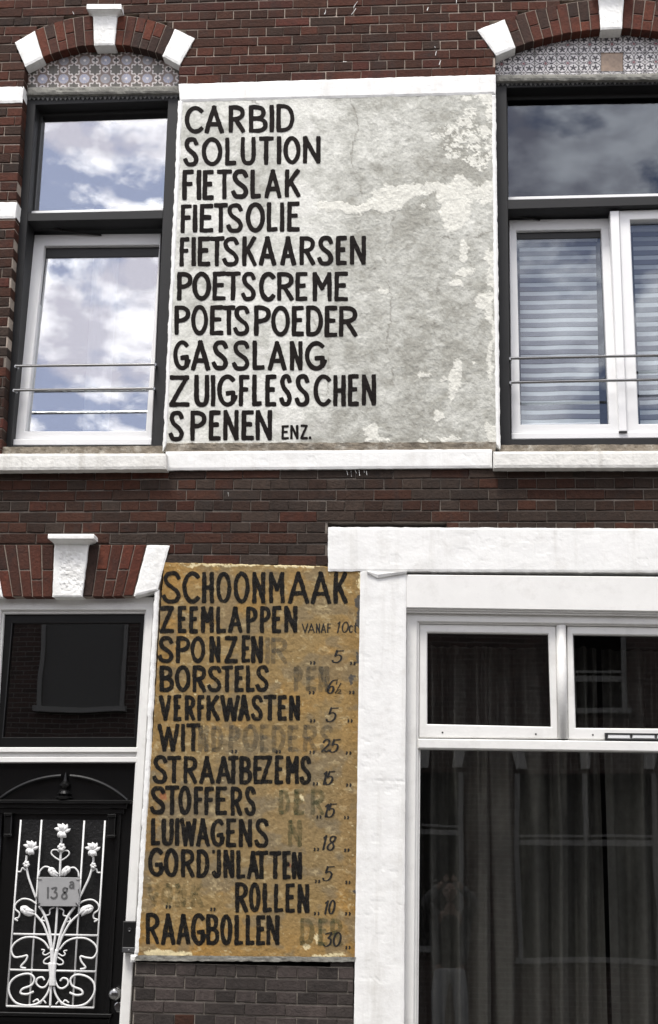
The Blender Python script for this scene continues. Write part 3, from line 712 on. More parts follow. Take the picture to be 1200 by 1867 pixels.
def lily(cx, cy, s=1.0, lean=0):
    for a, l, w in ((-90, 62, 17), (-58, 66, 16), (-122, 66, 16), (-22, 62, 14), (-158, 62, 14), (-75, 56, 13), (-105, 56, 13)): petal((cx, cy+12), math.radians(a+lean), l*s, w*s, -.012)
    for a, l, w in ((55, 50, 17), (125, 50, 17), (90, 50, 20), (70, 46, 15), (110, 46, 15)): petal((cx, cy+10), math.radians(a+lean), l*s, w*s, -.018)
lily(436, 512, 1.0); lily(215, 630, .95, 4); lily(648, 642, .95, -4)
for c, r in (((430,632), 24), ((185,750), 20), ((652,760), 18)):
    for a in range(0, 360, 60): petal(c, math.radians(a), r*1.25, r*.55, -.012)
for c, e, w in (((345,772),(412,838),26), ((492,770),(432,838),26), ((146,1045),(248,1100),30), ((655,1052),(548,1104),30)):
    a = math.atan2(e[1]-c[1], e[0]-c[0]); l = math.dist(c, e)
    for da, k in ((0, 1), (.18, .9), (-.18, .9), (.32, .55), (-.32, .55)): petal(c, a+da, l*k, w*.62, -.012)
tag(mb.build('flower_grille', M['grille'], door, smooth=True), 'white wrought iron grille of lilies and scrolls')
mb = MB(); kc = U(213.5, 1811, .16)
lathe(mb, kc, [(.030,0), (.030,.006), (.014,.012), (.012,.03), (.022,.036), (.031,.048), (.034,.06), (.031,.074), (.02,.083), (.004,.087)], (0, -1, 0), 24); mb.build('knob', M['chrome'], door, smooth=True)
mb = MB(); lathe(mb, U(217, 1836, .16), [(.027,0), (.027,.006), (.022,.009), (.010,.010), (.010,.016), (.002,.016)], (0, -1, 0), 24); mb.build('lock', M['chrome'], door)

# ---- shop window (ground floor, right)
mb = MB()
beam = MB(); slab(beam, [(741,1047.5), (1600,1055), (1600,1121), (741,1108)], -.012, .16, .004)
slab(beam, [(741,1108), (1600,1121), (1600,1125), (741,1112)], .004, .12, .002); slab(beam, [(741,1112), (1600,1125), (1600,1129), (741,1116.5)], .018, .1, .002)
beam.build('window_beam', M['wood_white'], house)
SY = .045
ring(mb, [(741,1118), (1600,1130), (1600,2250), (733,2250)], [(761,1133), (1568,1144), (1575,2230), (752,2230)], SY, .12, .004)
ring(mb, [(760,1132), (1570,1143), (1577,2232), (750,2232)], [(764.5,1136.5), (1563,1147), (1568,2226), (757,2226)], SY+.014, .10, .004)
slab(mb, [(762,1346.5), (1568,1356), (1568,1376), (762,1364.5)], SY+.004, .11, .006)
shop = tag(mb.build('window', M['wood_white'], house), 'white timber shop window with two small upper lights and dark curtains')
def upper_light(O, I):
    m_ = MB(); ring(m_, O, I, SY+.028, .05, .006); o = m_.build('sash', M['wood_white'], shop)
    pane([(I[0][0]-3, I[0][1]-3), (I[1][0]+3, I[1][1]-3), (I[2][0]+3, I[2][1]+3), (I[3][0]-3, I[3][1]+3)], SY+.055, 'g_shop', shop); return o
upper_light([(764.5,1137), (1014,1140.5), (1018,1347), (763.5,1345)], [(779,1153), (999.8,1156), (1005,1325), (779,1320)])
upper_light([(1034,1141), (1292,1145), (1294,1351), (1036,1348)], [(1045,1156.5), (1278,1160), (1280,1329), (1050,1327)])
upper_light([(1311,1145), (1562,1148), (1563,1354), (1313,1351)], [(1324,1160), (1548,1163), (1549,1332), (1327,1330)])
for (xa, xb_) in ((1023, 1027), (1301, 1303)):
    mb = MB(); tube(mb, [U(xa, 1141, SY+.03), U(xb_, 1347, SY+.03)], .028, 14)
    mb.build('mullion', M['wood_white'], shop, smooth=True)
pane([(760,1361), (1566,1371), (1570,2236), (754,2236)], SY+.06, 'g_shop', shop)
mb = MB(); ring(mb, [(763,1362), (1565,1372), (1570,2228), (756,2228)], [(766.5,1366), (1561,1376), (1566,2222), (760,2222)], SY+.03, .03, .002); mb.build('glazing_bead', M['wood_white'], shop)
for p in ((807,1335.5), (977,1338.5), (1081,1340), (1250,1342)):
    mb = MB(); lathe(mb, U(*p, SY+.03), [(.005,0), (.005,.004), (.001,.004)], (0, -1, 0), 10); mb.build('hole_disc', M['bell_black'], shop)  # small dark holes in the sash rail, put in as black discs
# ventilation strip
mb = MB(); ring(mb, [(1103,1336), (1335,1339), (1335,1351.5), (1103.5,1349)], [(1107,1338.5), (1331,1341.5), (1331,1349), (1107.5,1346.5)], SY+.004, .03, .002); vent = mb.build('vent_grille', M['black_inner'], house)
for k in range(5):
    a = 1107+k*45; mb = MB(); slab(mb, [(a+1.5,1339), (a+42,1339.6), (a+42,1347), (a+1.5,1346.4)], SY+.008, .02, .003); mb.build('vent_slat', M['pvc'], vent)

# ---- rooms behind the glass, back and roof of the house
def box_room(x0, x1, z0, z1, y0, y1):
    m_ = MB(); v = [(x0,y0,z0),(x1,y0,z0),(x1,y1,z0),(x0,y1,z0),(x0,y0,z1),(x1,y0,z1),(x1,y1,z1),(x0,y1,z1)]
    m_.add(v, [(0,3,2,1),(4,5,6,7),(1,2,6,5),(2,3,7,6),(3,0,4,7)]); return m_.build('room', M['room'], house)
zf = 4.05
box_room(XL+.05, XR-.05, .1, zf-.1, .31, 3.6); box_room(XL+.05, XR-.05, zf+.1, ZT-1.6, .345, 3.6)
mb = MB()
block(mb, [(XL, .2, ZT), (XL+.12, .2, ZT), (XL+.12, .2, 0), (XL, .2, 0)], 7.6); block(mb, [(XR-.12, .2, ZT), (XR, .2, ZT), (XR, .2, 0), (XR-.12, .2, 0)], 7.6)
block(mb, [(XL, 7.8, ZT), (XR, 7.8, ZT), (XR, 7.8, 0), (XL, 7.8, 0)], .2)
mb.build('side_wall', material('plain_brick', (.07, .04, .033), rough=.9, var=.3, vscale=9), house)
mb = MB(); block(mb, [(XL-.1, -.22, ZT+.22), (XR+.1, -.22, ZT+.22), (XR+.1, -.22, ZT+.002), (XL-.1, -.22, ZT+.002)], .45, .02); mb.build('gutter', M['wood_white'], house)
mb = MB(); v = [(XL-.1,-.2,ZT+.22), (XR+.1,-.2,ZT+.22), (XR+.1,4,ZT+3), (XL-.1,4,ZT+3), (XR+.1,8.2,ZT+.22), (XL-.1,8.2,ZT+.22)]
mb.add(v, [(0,1,2,3), (3,2,4,5), (0,3,5), (1,4,2), (0,5,4,1)]); mb.build('roof', M['roof'], house)

# ================================================================== THE TWO PAINTED WALL SIGNS
def blobs(px, py, items, warp=14, wsc=26, seed=0):
    """1 inside any of the soft-edged ragged ellipses, 0 outside"""
    dx = (fbm(px/wsc, py/wsc, seed, 5, .6)-.5)*2*warp; dy = (fbm(px/wsc+40, py/wsc+9, seed+3, 5, .6)-.5)*2*warp
    m = np.zeros_like(px)
    for cx, cy, rx, ry in items:
        d = np.hypot((px+dx-cx)/rx, (py+dy-cy)/ry); m = np.maximum(m, sstep(1.07, .95, d))
    return m
WHITE_PATCH = [(618,378,40,9), (655,380,32,9), (690,375,30,14), (712,365,34,22), (745,350,30,10), (775,348,32,9), (800,345,26,12), (826,365,34,24), (830,390,30,30), (860,352,45,14),
               (845,335,25,10), (886,350,14,22), (845,462,10,16), (850,497,14,8), (833,515,9,6), (832,668,10,12), (828,690,14,14), (826,715,10,18), (802,761,9,11), (678,788,12,16), (690,800,22,6),
               (820,800,22,6), (890,790,12,18), (772,376,5,5), (700,150,8,4), (890,480,8,20), (896,560,8,60), (884,545,16,14), (895,650,7,50), (833,700,8,5), (770,680,7,5), (805,690,8,4), (640,815,30,6), (770,812,40,5), (848,182,14,6), (885,180,16,10), (700,535,8,5), (860,660,5,3)]
WHITE_FLAKE = [(800,245,16,7), (822,240,14,10), (850,225,16,12), (858,205,12,9), (835,262,12,11), (820,268,12,14), (826,285,14,6), (862,260,15,16), (880,290,14,8), (872,300,18,7), (890,260,8,26), (848,248,16,8), (880,235,12,10), (893,205,8,16), (840,218,6,5), (790,240,8,5), (868,278,10,9), (855,293,12,4)]
ROWS_A = [[(110,338,212,190),3],]
def panel_patch(px, py): return np.maximum(blobs(px, py, WHITE_PATCH, 16, 22, 5), blobs(px, py, WHITE_FLAKE, 13, 12, 9)*(fbm(px/5, py/4, 71, 3) > .42))
def panel_relief(px, py):
    base = (fbm(px/70, py/70, 1, 4)-.5)*.006+(fbm(px/14+fbm(px/20, py/20, 8)*2, py/12, 2, 4, .6)-.5)*.0055
    right = sstep(520, 680, px)
    base = base+(fbm(px/6, py/6, 4, 3)-.5)*.003*(.35+.65*right)
    return base*(.45+.55*right)+panel_patch(px, py)*.0016
CRACKS = [[(640,175),(652,230),(640,300),(660,352)], [(720,395),(700,470),(716,560),(704,640),(720,700)], [(560,560),(600,640),(596,720)], [(800,520),(790,600),(806,650)], [(470,185),(455,178)], [(900,420),(850,440),(800,432)]]
def crack_field(px, py):
    wx = (fbm(px/11, py/11, 81, 4, .6)-.5)*16; wy = (fbm(px/11, py/11, 84, 4, .6)-.5)*16; m = np.full_like(px, 99.0)
    for ln in CRACKS:
        for (x0, y0), (x1, y1) in zip(ln, ln[1:]):
            t = np.clip(((px+wx-x0)*(x1-x0)+(py+wy-y0)*(y1-y0))/((x1-x0)**2+(y1-y0)**2), 0, 1)
            m = np.minimum(m, np.hypot(px+wx-(x0+t*(x1-x0)), py+wy-(y0+t*(y1-y0))))
    return np.exp(-(m/1.1)**2)*sstep(.3, .55, fbm(px/25, py/25, 88, 3))
def panel_color(px, py):
    n1_ = fbm(px/95, py/80, 21, 4); n2_ = fbm(px/22, py/18, 22, 5, .62); n3 = fbm(px/6, py/5, 23, 4, .6)
    lo, mid, hi = lin([160,159,150]), lin([190,190,182]), lin([220,220,212])
    left = sstep(640, 520, px)
    t = .28+.9*(n1_-.5)+.95*(n2_-.5)+.5*(n3-.5)+.34*left+.10*sstep(300, 190, py)
    t = t+.16*blobs(px, py, [(620,230,110,60), (700,260,60,40), (560,420,70,60), (720,720,40,80)], 30, 50, 44)
    c = mixc(mixc(np.broadcast_to(lo, px.shape+(3,)), np.broadcast_to(mid, px.shape+(3,)), sstep(0, .5, t)), np.broadcast_to(hi, px.shape+(3,)), sstep(.42, 1.0, t))
    c = mixc(c, np.broadcast_to(lin([132,130,121]), c.shape), sstep(.60, .72, fbm(px/15, py/11, 61, 5, .6))*.35*(1-left*.5))
    # brushed-out halo where the letters were repainted
    halo = left*sstep(.45, .62, fbm(px/28, py/20, 63, 4))*.55
    c = mixc(c, np.broadcast_to(lin([226,225,219]), c.shape), halo)
    p = panel_patch(px, py)
    c = mixc(c, np.broadcast_to(lin([224,223,213]), c.shape)*(.86+.24*n3)[..., None], p*.88)
    c = mixc(c, np.broadcast_to(lin([176,168,146]), c.shape), sstep(806, 813, py+(fbm(px/12, py/12, 2, 3)-.5)*8)*.85)
    c = mixc(c, np.broadcast_to(lin([112,108,98]), c.shape), crack_field(px, py)*.7)
    return c*.93
PQ = [(330,181), (897,170), (904.5,812), (301.5,814)]
mb = MB(); grid(mb, PQ, -.004, .15, 2.0, .6, panel_relief, panel_color, None, 6, 3)
signA = mb.build('painted_wall_sign', M['plaster'])
tag(signA, 'flaking grey white plaster panel with ten lines of black capitals between the upstairs windows', 'wall sign')
mb = MB(); grid(mb, [(303,808), (905,806), (904,821), (302,824)], -.012, .1, 3, 1.5, lambda px, py: (fbm(px/14, py/6, 12, 4)-.5)*.012, None, None, 8, 14); mb.build('plaster_ledge', M['cement_brown'], signA)
# keep: the relief of each ground so that paint lies on it
OQ = [(299,1025), (659,1034), (649,1746.5), (252,1743)]
def ochre_relief(px, py): return (fbm(px/40, py/40, 31, 4)-.5)*.005+(fbm(px/9, py/8, 32, 4, .6)-.5)*.0045
def ochre_color(px, py):
    n1_ = fbm(px/60, py/55, 41, 4); n2_ = fbm(px/13+fbm(px/30, py/30, 7)*3, py/10, 42, 5, .65); n3 = fbm(px/4.5, py/3.5, 43, 4, .65)
    base = lin([142,119,78]); org = lin([158,121,63]); gr = lin([122,109,85]); tan = lin([182,164,124]); drk = lin([96,78,46])
    S_ = px.shape+(3,); c = np.broadcast_to(base, S_)
    ex = np.minimum(px-np.interp(py, [1026,1745], [298,252]), np.interp(py, [1026,1745], [657,646])-px)
    warm = sstep(60, 0, ex)*.55+sstep(.50, .75, n1_)*.6+sstep(1640, 1745, py)*.6
    c = mixc(c, np.broadcast_to(org, S_), np.clip(warm*(.3+n2_), 0, 1))
    c = mixc(c, np.broadcast_to(drk*1.15, S_), sstep(26, 4, ex)*.35*fbm(px/12, py/18, 55, 3)*1.6)
    c = mixc(c, np.broadcast_to(gr, S_), np.clip(sstep(.52, .68, fbm(px/38, py/30, 45, 4))*.65+.25*sstep(1330, 1420, py)*sstep(1640, 1600, py), 0, .9))
    c = mixc(c, np.broadcast_to(tan, S_), sstep(.58, .74, n2_)*.55); c = mixc(c, np.broadcast_to(drk, S_), sstep(.56, .74, n3)*.45)
    c = mixc(c, np.broadcast_to(lin([206,192,150]), S_), sstep(.72, .80, fbm(px/7, py/5, 47, 4, .65))*.8*sstep(.40, .6, fbm(px/60, py/60, 49, 3)))
    chips = blobs(px, py, [(290,1738,28,7), (330,1742,20,4), (575,1712,7,6), (560,1725,9,4), (600,1742,30,3), (660,1062,5,30), (480,1030,150,2.5), (552,1455,4,5)], 9, 9, 6)
    c = mixc(c, np.broadcast_to(lin([222,208,166]), S_), chips*.85)
    c = mixc(c, np.broadcast_to(lin([78,74,68]), S_), blobs(px, py, [(655,1100,6,14), (657,1115,5,20), (655,1135,4,8), (653,1200,4,10), (641,1238,5,8), (650,1628,4,10)], 7, 8, 3))
    c = mixc(c, np.broadcast_to(lin([150,72,48]), S_), blobs(px, py, [(296,1450,7,9), (528,1576,3,4)], 6, 8, 3)*.5)
    return c*(.95+.25*(n3-.5))[..., None]
mb = MB(); grid(mb, OQ, -.006, .15, 1.8, 1.4, ochre_relief, ochre_color, None, 7, 23, .002)
signB = mb.build('painted_wall_sign', M['ochre'])
tag(signB, 'worn ochre price list of cleaning goods painted in black beside the front door', 'wall sign')
mb = MB(); grid(mb, [(249,1742), (648,1745), (646.5,1753.5), (245.5,1752)], -.016, .12, 3, 1.2, lambda px, py: (fbm(px/14, py/6, 18, 4)-.5)*.01, None, None, 8, 14); mb.build('cement_ledge', M['cement'], signB)

# ---- brush lettering: every glyph is a set of brush strokes in a unit box (y down)
def el(cx, cy, rx, ry, a0, a1, n=14): return [(cx+rx*math.cos(math.radians(a0+(a1-a0)*i/n)), cy+ry*math.sin(math.radians(a0+(a1-a0)*i/n))) for i in range(n+1)]
S_CURVE = spline([(.97,.17),(.82,.03),(.55,0),(.25,.04),(.10,.20),(.24,.38),(.52,.50),(.82,.62),(.97,.80),(.82,.96),(.50,1.0),(.18,.97),(.0,.82)], 4)
GL = {
 'A': [[(.02,1),(.5,0)], [(.48,0),(.98,1)], [(.16,.70),(.84,.70)]],
 'B': [[(.08,0),(.08,1)], spline([(.08,.01),(.55,.02),(.85,.12),(.86,.34),(.60,.46),(.1,.48)], 4), spline([(.1,.48),(.65,.50),(.98,.62),(.98,.86),(.65,.99),(.08,.99)], 4)],
 'C': [el(.62,.5,.62,.5,-48,-312,20)],
 'D': [[(.06,0),(.06,1)], spline([(.06,.01),(.5,.02),(.85,.16),(1,.5),(.85,.84),(.5,.98),(.06,.99)], 4)],
 'E': [[(.1,0),(.05,1)], [(.08,.01),(1,.0)], [(.08,.47),(.80,.46)], [(.06,.99),(1,.985)]],
 'F': [[(.1,0),(.05,1)], [(.08,.01),(1,.0)], [(.08,.46),(.84,.45)]],
 'G': [el(.6,.5,.6,.5,-50,-335,20), [(1,.58),(.98,.9)], [(.60,.60),(1,.58)]],
 'H': [[(.05,0),(.05,1)], [(.95,0),(.95,1)], [(.05,.5),(.95,.49)]],
 'I': [[(.5,0),(.5,1)]],
 'J': [spline([(.95,0),(.95,.7),(.8,.95),(.4,1),(.05,.85)], 4)],
 'K': [[(.06,0),(.04,1)], [(.95,0),(.12,.58)], [(.34,.42),(1,1)]],
 'L': [[(.08,0),(.06,1)], [(.06,.99),(1,.97)]],
 'M': [[(.05,1),(.06,0)], [(.06,.01),(.5,.56)], [(.5,.56),(.93,.01)], [(.93,0),(.96,1)]],
 'N': [[(.05,1),(.06,0)], [(.07,.01),(.94,.99)], [(.95,1),(.96,0)]],
 'O': [el(.5,.5,.5,.5,-95,275,26)],
 'P': [[(.08,0),(.06,1)], spline([(.08,.01),(.6,.02),(.98,.13),(.98,.36),(.6,.50),(.1,.52)], 4)],
 'R': [[(.06,0),(.05,1)], spline([(.06,.01),(.6,.02),(.94,.13),(.93,.36),(.6,.48),(.1,.52)], 4), [(.42,.50),(1,1)]],
 'S': [S_CURVE],
 'T': [[(0,.01),(1,0)], [(.5,.01),(.48,1)]],
 'U': [spline([(.05,0),(.05,.7),(.2,.95),(.5,1),(.8,.95),(.95,.7),(.95,0)], 5)],
 'V': [[(.02,0),(.5,1)], [(.5,1),(.98,0)]],
 'W': [[(.0,0),(.27,1)], [(.27,1),(.5,.12)], [(.5,.12),(.75,1)], [(.75,1),(1,0)]],
 'Z': [[(.05,.01),(.98,.01)], [(.96,.01),(.04,.98)], [(.02,.985),(1,.98)]],
 '.': [[(.4,.95),(.5,1)]],
 "'": [[(.5,0),(.45,.22)]],
 '0': [el(.5,.5,.46,.5,-95,275,24)],
 '1': [[(.62,.0),(.45,1)], [(.25,.14),(.62,.0)]],
 '2': [spline([(.08,.22),(.3,.02),(.7,.0),(.92,.2),(.75,.48),(.3,.78),(.05,.98)], 4), spline([(.05,.98),(.3,.90),(.7,1.0),(.98,.9)], 4)],
 '3': [spline([(.1,.08),(.5,0),(.85,.0),(.55,.38)], 4), spline([(.5,.4),(.85,.48),(.9,.78),(.6,.98),(.2,1),(.0,.88)], 4)],
 '5': [[(.30,.02),(1,0)], [(.32,.02),(.2,.42)], spline([(.2,.42),(.6,.36),(.88,.52),(.82,.82),(.5,1),(.1,.98),(.0,.86)], 4)],
 '6': [spline([(.9,.02),(.5,.1),(.15,.45),(.05,.8),(.3,1),(.7,.95),(.85,.7),(.65,.5),(.3,.55),(.1,.75)], 4)],
 '8': [spline([(.9,.08),(.6,0),(.28,.1),(.3,.34),(.65,.52),(.85,.78),(.6,1),(.2,.97),(.05,.78),(.3,.55),(.75,.36),(.9,.12)], 4)],
 'c': [el(.6,.5,.55,.5,-45,-310,16)],
 't': [[(.5,0),(.42,.85)], [(.1,.30),(.95,.28)], [(.42,.85),(.8,1)]],
 ',': [spline([(.3,.05),(.75,.15),(.7,.55),(.2,1)], 4)],
 '/': [[(.95,0),(.05,1)]],
 'a': [spline([(.15,.15),(.5,0),(.85,.15),(.9,.5),(.9,1)], 4), spline([(.9,.45),(.4,.45),(.05,.7),(.25,.98),(.6,.95),(.9,.7)], 4)],
 'bar': [[(.0,.5),(1,.5)]],
}
def brush(mb, pts, w, y, rel, k, seed, contrast=None, wob=.55, lift=.0016):
    """one brush stroke: a ribbon of paint lying on the relief of the wall"""
    P = np.array(pts, float); d = np.r_[0, np.cumsum(np.hypot(*np.diff(P, axis=0).T))]
    Ln = d[-1]; n = max(3, int(Ln/1.8)); s = np.linspace(0, Ln, n+1)
    c = np.stack([np.interp(s, d, P[:, 0]), np.interp(s, d, P[:, 1])], -1)
    t = np.gradient(c, axis=0); t /= np.hypot(t[:, 0], t[:, 1])[:, None]+1e-9
    if contrast: ww = w*(contrast+(1-contrast)*np.abs(t[:, 1])**1.2)
    else: ww = np.full(n+1, w)
    cap = w*.40; e0, e1 = c[0]-t[0]*cap, c[-1]+t[-1]*cap
    c = np.vstack([e0, c, e1]); t = np.vstack([t[0], t, t[-1]]); ww = np.r_[ww[0]*.80, ww, ww[-1]*.80]; ww = ww*(1+.09*(fbm(np.r_[-cap, s, Ln+cap]/16+seed*1.7, np.zeros(n+3)+seed, 12, 2)-.5)*2); s = np.r_[-cap, s, Ln+cap]
    nl = np.stack([-t[:, 1], t[:, 0]], -1)
    jl = (fbm(s/7+seed*3.1, s*0+seed, 5, 3)-.5)*2*wob; jr = (fbm(s/7+seed*7.7, s*0+seed+4, 6, 3)-.5)*2*wob
    A = c+nl*(ww/2+jl)[:, None]; B = c-nl*(ww/2+jr)[:, None]
    V = []
    for Q in (A, c, B):
        h = rel(Q[:, 0], Q[:, 1]); p = Un(Q[:, 0], Q[:, 1], y); p[:, 1] -= h+lift+k*.00012; V.append(p)
    m = len(c); V = np.concatenate(V)
    f = [(i, i+1, m+i+1, m+i) for i in range(m-1)]+[(m+i, m+i+1, 2*m+i+1, 2*m+i) for i in range(m-1)]
    mb.addn(V, f)
CNT = [0]
def glyph(mb, ch, box, w, y, rel, lean=0.0, contrast=None, wob=.55):
    x0, yt, x1, yb = box
    iw, ih = x1-x0-w, yb-yt-w
    for i, st in enumerate(GL[ch]):
        pts = [(x0+w/2+u*iw+lean*(1-v)*ih, yt+w/2+v*ih) for u, v in st]
        if ch not in 'SOCGDPBRU0235689c,' and len(pts) == 2:   # a hand-drawn straight is never quite straight
            (ax, ay), (bx, by) = pts; L_ = math.hypot(bx-ax, by-ay); q = random.uniform(-.012, .012)*L_
            nx, ny = -(by-ay)/(L_+1e-6), (bx-ax)/(L_+1e-6)
            pts = [(ax, ay), (ax*.5+bx*.5+nx*q, ay*.5+by*.5+ny*q), (bx, by)]; pts = spline(pts, 4)
        CNT[0] += 1
        brush(mb, pts, w*random.uniform(.94, 1.06), y, rel, CNT[0] % 9, CNT[0], contrast, wob)
def line_of(name, sign, mat, off, sc, y, rel, txt, xs, yl, yr, w, slant=None, contrast=None, lean=0.0, wob=.55):
    """letters with their own measured left and right ends; the line's top/bottom run from yl to yr"""
    mb = MB(); xa, xb_ = xs[0][0], xs[-1][1]
    for ch, (a, b) in zip(txt, xs):
        t = ((a+b)/2-xa)/max(1, xb_-xa); top = yl[0]+(yr[0]-yl[0])*t; bot = yl[1]+(yr[1]-yl[1])*t
        top += random.uniform(-2, 2); bot += random.uniform(-2, 2)
        if ch == "'": bot = top+(bot-top)*1.0
        A = (off[0]+a/sc, off[1]+top/sc, off[0]+b/sc, off[1]+bot/sc)
        if ch == 'I' and b-a < 40: A = (A[0]-2, A[1], A[2]+2, A[3])
        glyph(mb, ch, A, w, y, rel, lean, contrast, wob)
    return mb.build(name, M[mat], sign)
mb = MB()
for k, (a, b, c, d) in enumerate(SPLASH): brush(mb, [(a,b), ((a+c)/2+random.uniform(-.6,.6),(b+d)/2), (c,d)], random.uniform(.5,1.1), -.003, lambda px, py: np.zeros_like(np.asarray(px, float)), k, k, None, .5)
tag(mb.build('paint_splash', M['white_stone'], house), 'scattered runs and flecks of white paint on the brick', kind='stuff')
A1 = ((300,130), 3.0); A2 = ((300,470), 3.0); YA = -.004
for off, txt, xs, yl, yr in [
 (A1, 'CARBID', [(110,212),(217,328),(347,442),(455,563),(577,597),(607,712)], (190,343), (178,335)),
 (A1, 'SOLUTION', [(103,188),(203,318),(328,395),(413,503),(515,600),(614,640),(650,745),(752,858)], (362,522), (352,508)),
 (A1, 'FIETSLAK', [(95,163),(178,200),(205,272),(285,372),(365,460),(468,530),(545,643),(655,745)], (540,708), (533,692)),
 (A1, 'FIETSOLIE', [(85,152),(155,180),(188,270),(268,350),(337,432),(445,550),(557,622),(632,655),(667,742)], (728,887), (712,880)),
 (A1, 'FIETSKAARSEN', [(80,140),(150,170),(178,253),(245,332),(315,410),(423,506),(515,613),(632,722),(735,825),(835,925),(935,1000),(1010,1105)], (905,1070), (898,1062)),
 (A2, 'POETSCREME', [(65,152),(152,255),(258,338),(332,420),(418,502),(517,605),(612,708),(713,785),(805,920),(925,1007)], (75,235), (75,242)),
 (A2, 'POETSPOEDER', [(50,140),(145,240),(245,325),(318,390),(375,468),(485,580),(583,688),(693,765),(770,868),(872,948),(950,1057)], (258,422), (262,437)),
 (A2, 'GASSLANG', [(47,135),(143,252),(258,350),(368,468),(478,550),(563,670),(682,758),(768,877)], (448,617), (455,618)),
 (A2, 'ZUIGFLESSCHEN', [(22,140),(160,248),(255,277),(288,388),(403,468),(478,535),(548,615),(628,698),(712,795),(815,910),(920,995),(1000,1065),(1075,1160)], (640,818), (637,812)),
 (A2, 'SPENEN', [(22,108),(137,228),(240,310),(318,410),(418,492),(495,592)], (835,1005), (830,1000)),
]: line_of('lettering', signA, 'letter', off[0], off[1], YA, panel_relief, txt, xs, yl, yr, 8.3)
line_of('lettering', signA, 'letter', A2[0], 3.0, YA, panel_relief, 'ENZ.', [(638,682),(686,735),(742,786),(788,805)], (915,997), (913,995), 4.6)

B1 = ((240,1010), 2.727); B2 = ((240,1380), 2.727); YB = -.006
for off, txt, xs, yl, yr in [
 (B1, 'SCHOONMAAK', [(150,247),(252,338),(348,412),(420,497),(507,588),(597,668),(680,765),(775,885),(888,995),(1003,1075)], (85,248), (88,250)),
 (B1, 'ZEEMLAPPEN', [(137,213),(227,275),(285,332),(342,412),(418,472),(478,555),(567,625),(635,692),(697,747),(755,827)], (260,397), (256,395)),
 (B1, 'SPONZEN', [(130,210),(217,292),(292,368),(385,445),(460,530),(545,592),(592,655)], (408,543), (405,545)),
 (B1, 'BORSTELS', [(135,210),(215,295),(300,372),(375,450),(445,507),(510,560),(566,614),(615,685)], (552,688), (552,688)),
 (B1, 'VERFKWASTEN', [(135,200),(207,250),(262,318),(325,365),(370,440),(440,540),(528,592),(592,655),(655,722),(724,774),(780,840)], (700,832), (700,832)),
 (B1, 'WIT', [(128,240),(245,267),(270,345)], (843,982), (842,984)),
 (B2, 'STRAATBEZEMS', [(103,180),(175,250),(255,328),(335,415),(418,498),(478,534),(532,598),(603,655),(640,703),(710,757),(765,835),(835,895)], (-8,135), (-6,138)),
 (B2, 'STOFFERS', [(90,170),(165,240),(232,298),(308,358),(360,412),(415,477),(490,552),(560,620)], (143,287), (148,295)),
 (B2, 'LUIWAGENS', [(95,145),(148,212),(216,238),(240,325),(320,392),(392,460),(467,522),(530,602),(610,684)], (303,442), (306,452)),
 (B2, 'GORDJNLATTEN', [(82,157),(160,235),(243,315),(320,388),(397,446),(455,513),(518,568),(572,637),(612,682),(683,747),(748,794),(795,850)], (452,597), (470,613)),
 (B2, 'ROLLEN', [(512,580),(582,642),(650,700),(706,757),(762,814),(822,885)], (622,775), (630,778)),
 (B2, 'RAAGBOLLEN', [(68,140),(145,220),(222,295),(295,365),(367,437),(440,502),(510,557),(565,614),(617,667),(667,738)], (775,935), (786,938)),
]: line_of('lettering', signB, 'letter_old', off[0], off[1], YB, ochre_relief, txt, xs, yl, yr, 7.9, wob=1.0)
line_of('lettering', signB, 'letter_old', *B2, YB, ochre_relief, "'", [(396,420)], (462,505), (462,505), 6)
# the older list showing through between the black words
for off, mt, txt, xs, yl, yr in [
 (B1, 'ghost', 'IR', [(664,690),(690,775)], (412,550), (412,550)),
 (B1, 'ghost', 'PEN', [(805,850),(865,920),(928,985)], (556,686), (556,686)),
 (B1, 'ghost', 'NDPOEDERS', [(330,385),(395,457),(480,540),(553,630),(635,683),(695,765),(775,832),(850,925),(935,1005)], (850,985), (848,985)),
 (B2, 'ghost_green', 'DER', [(730,790),(805,860),(888,960)], (165,290), (155,292)),
 (B2, 'ghost_green', 'N', [(775,850)], (312,450), (312,450)),
 (B2, 'ghost_faint', 'VONK', [(78,140),(150,205),(215,275),(292,360)], (628,750), (628,750)),
 (B2, 'ghost_green', 'DER', [(835,908),(925,977),(985,1050)], (800,940), (800,940)),
]: line_of('faded_lettering', signB, mt, off[0], off[1], YB+.0005, ochre_relief, txt, xs, yl, yr, 8.2, wob=1.6)
def ditto(mb, off, sc, x0, x1, yb):
    for a in (x0, x0+(x1-x0)*.52): glyph(mb, ',', (off[0]+a/sc, off[1]+(yb-16)/sc, off[0]+(a+(x1-x0)*.42)/sc, off[1]+yb/sc+1.2), 3.0, YB, ochre_relief, 0, None, .3)
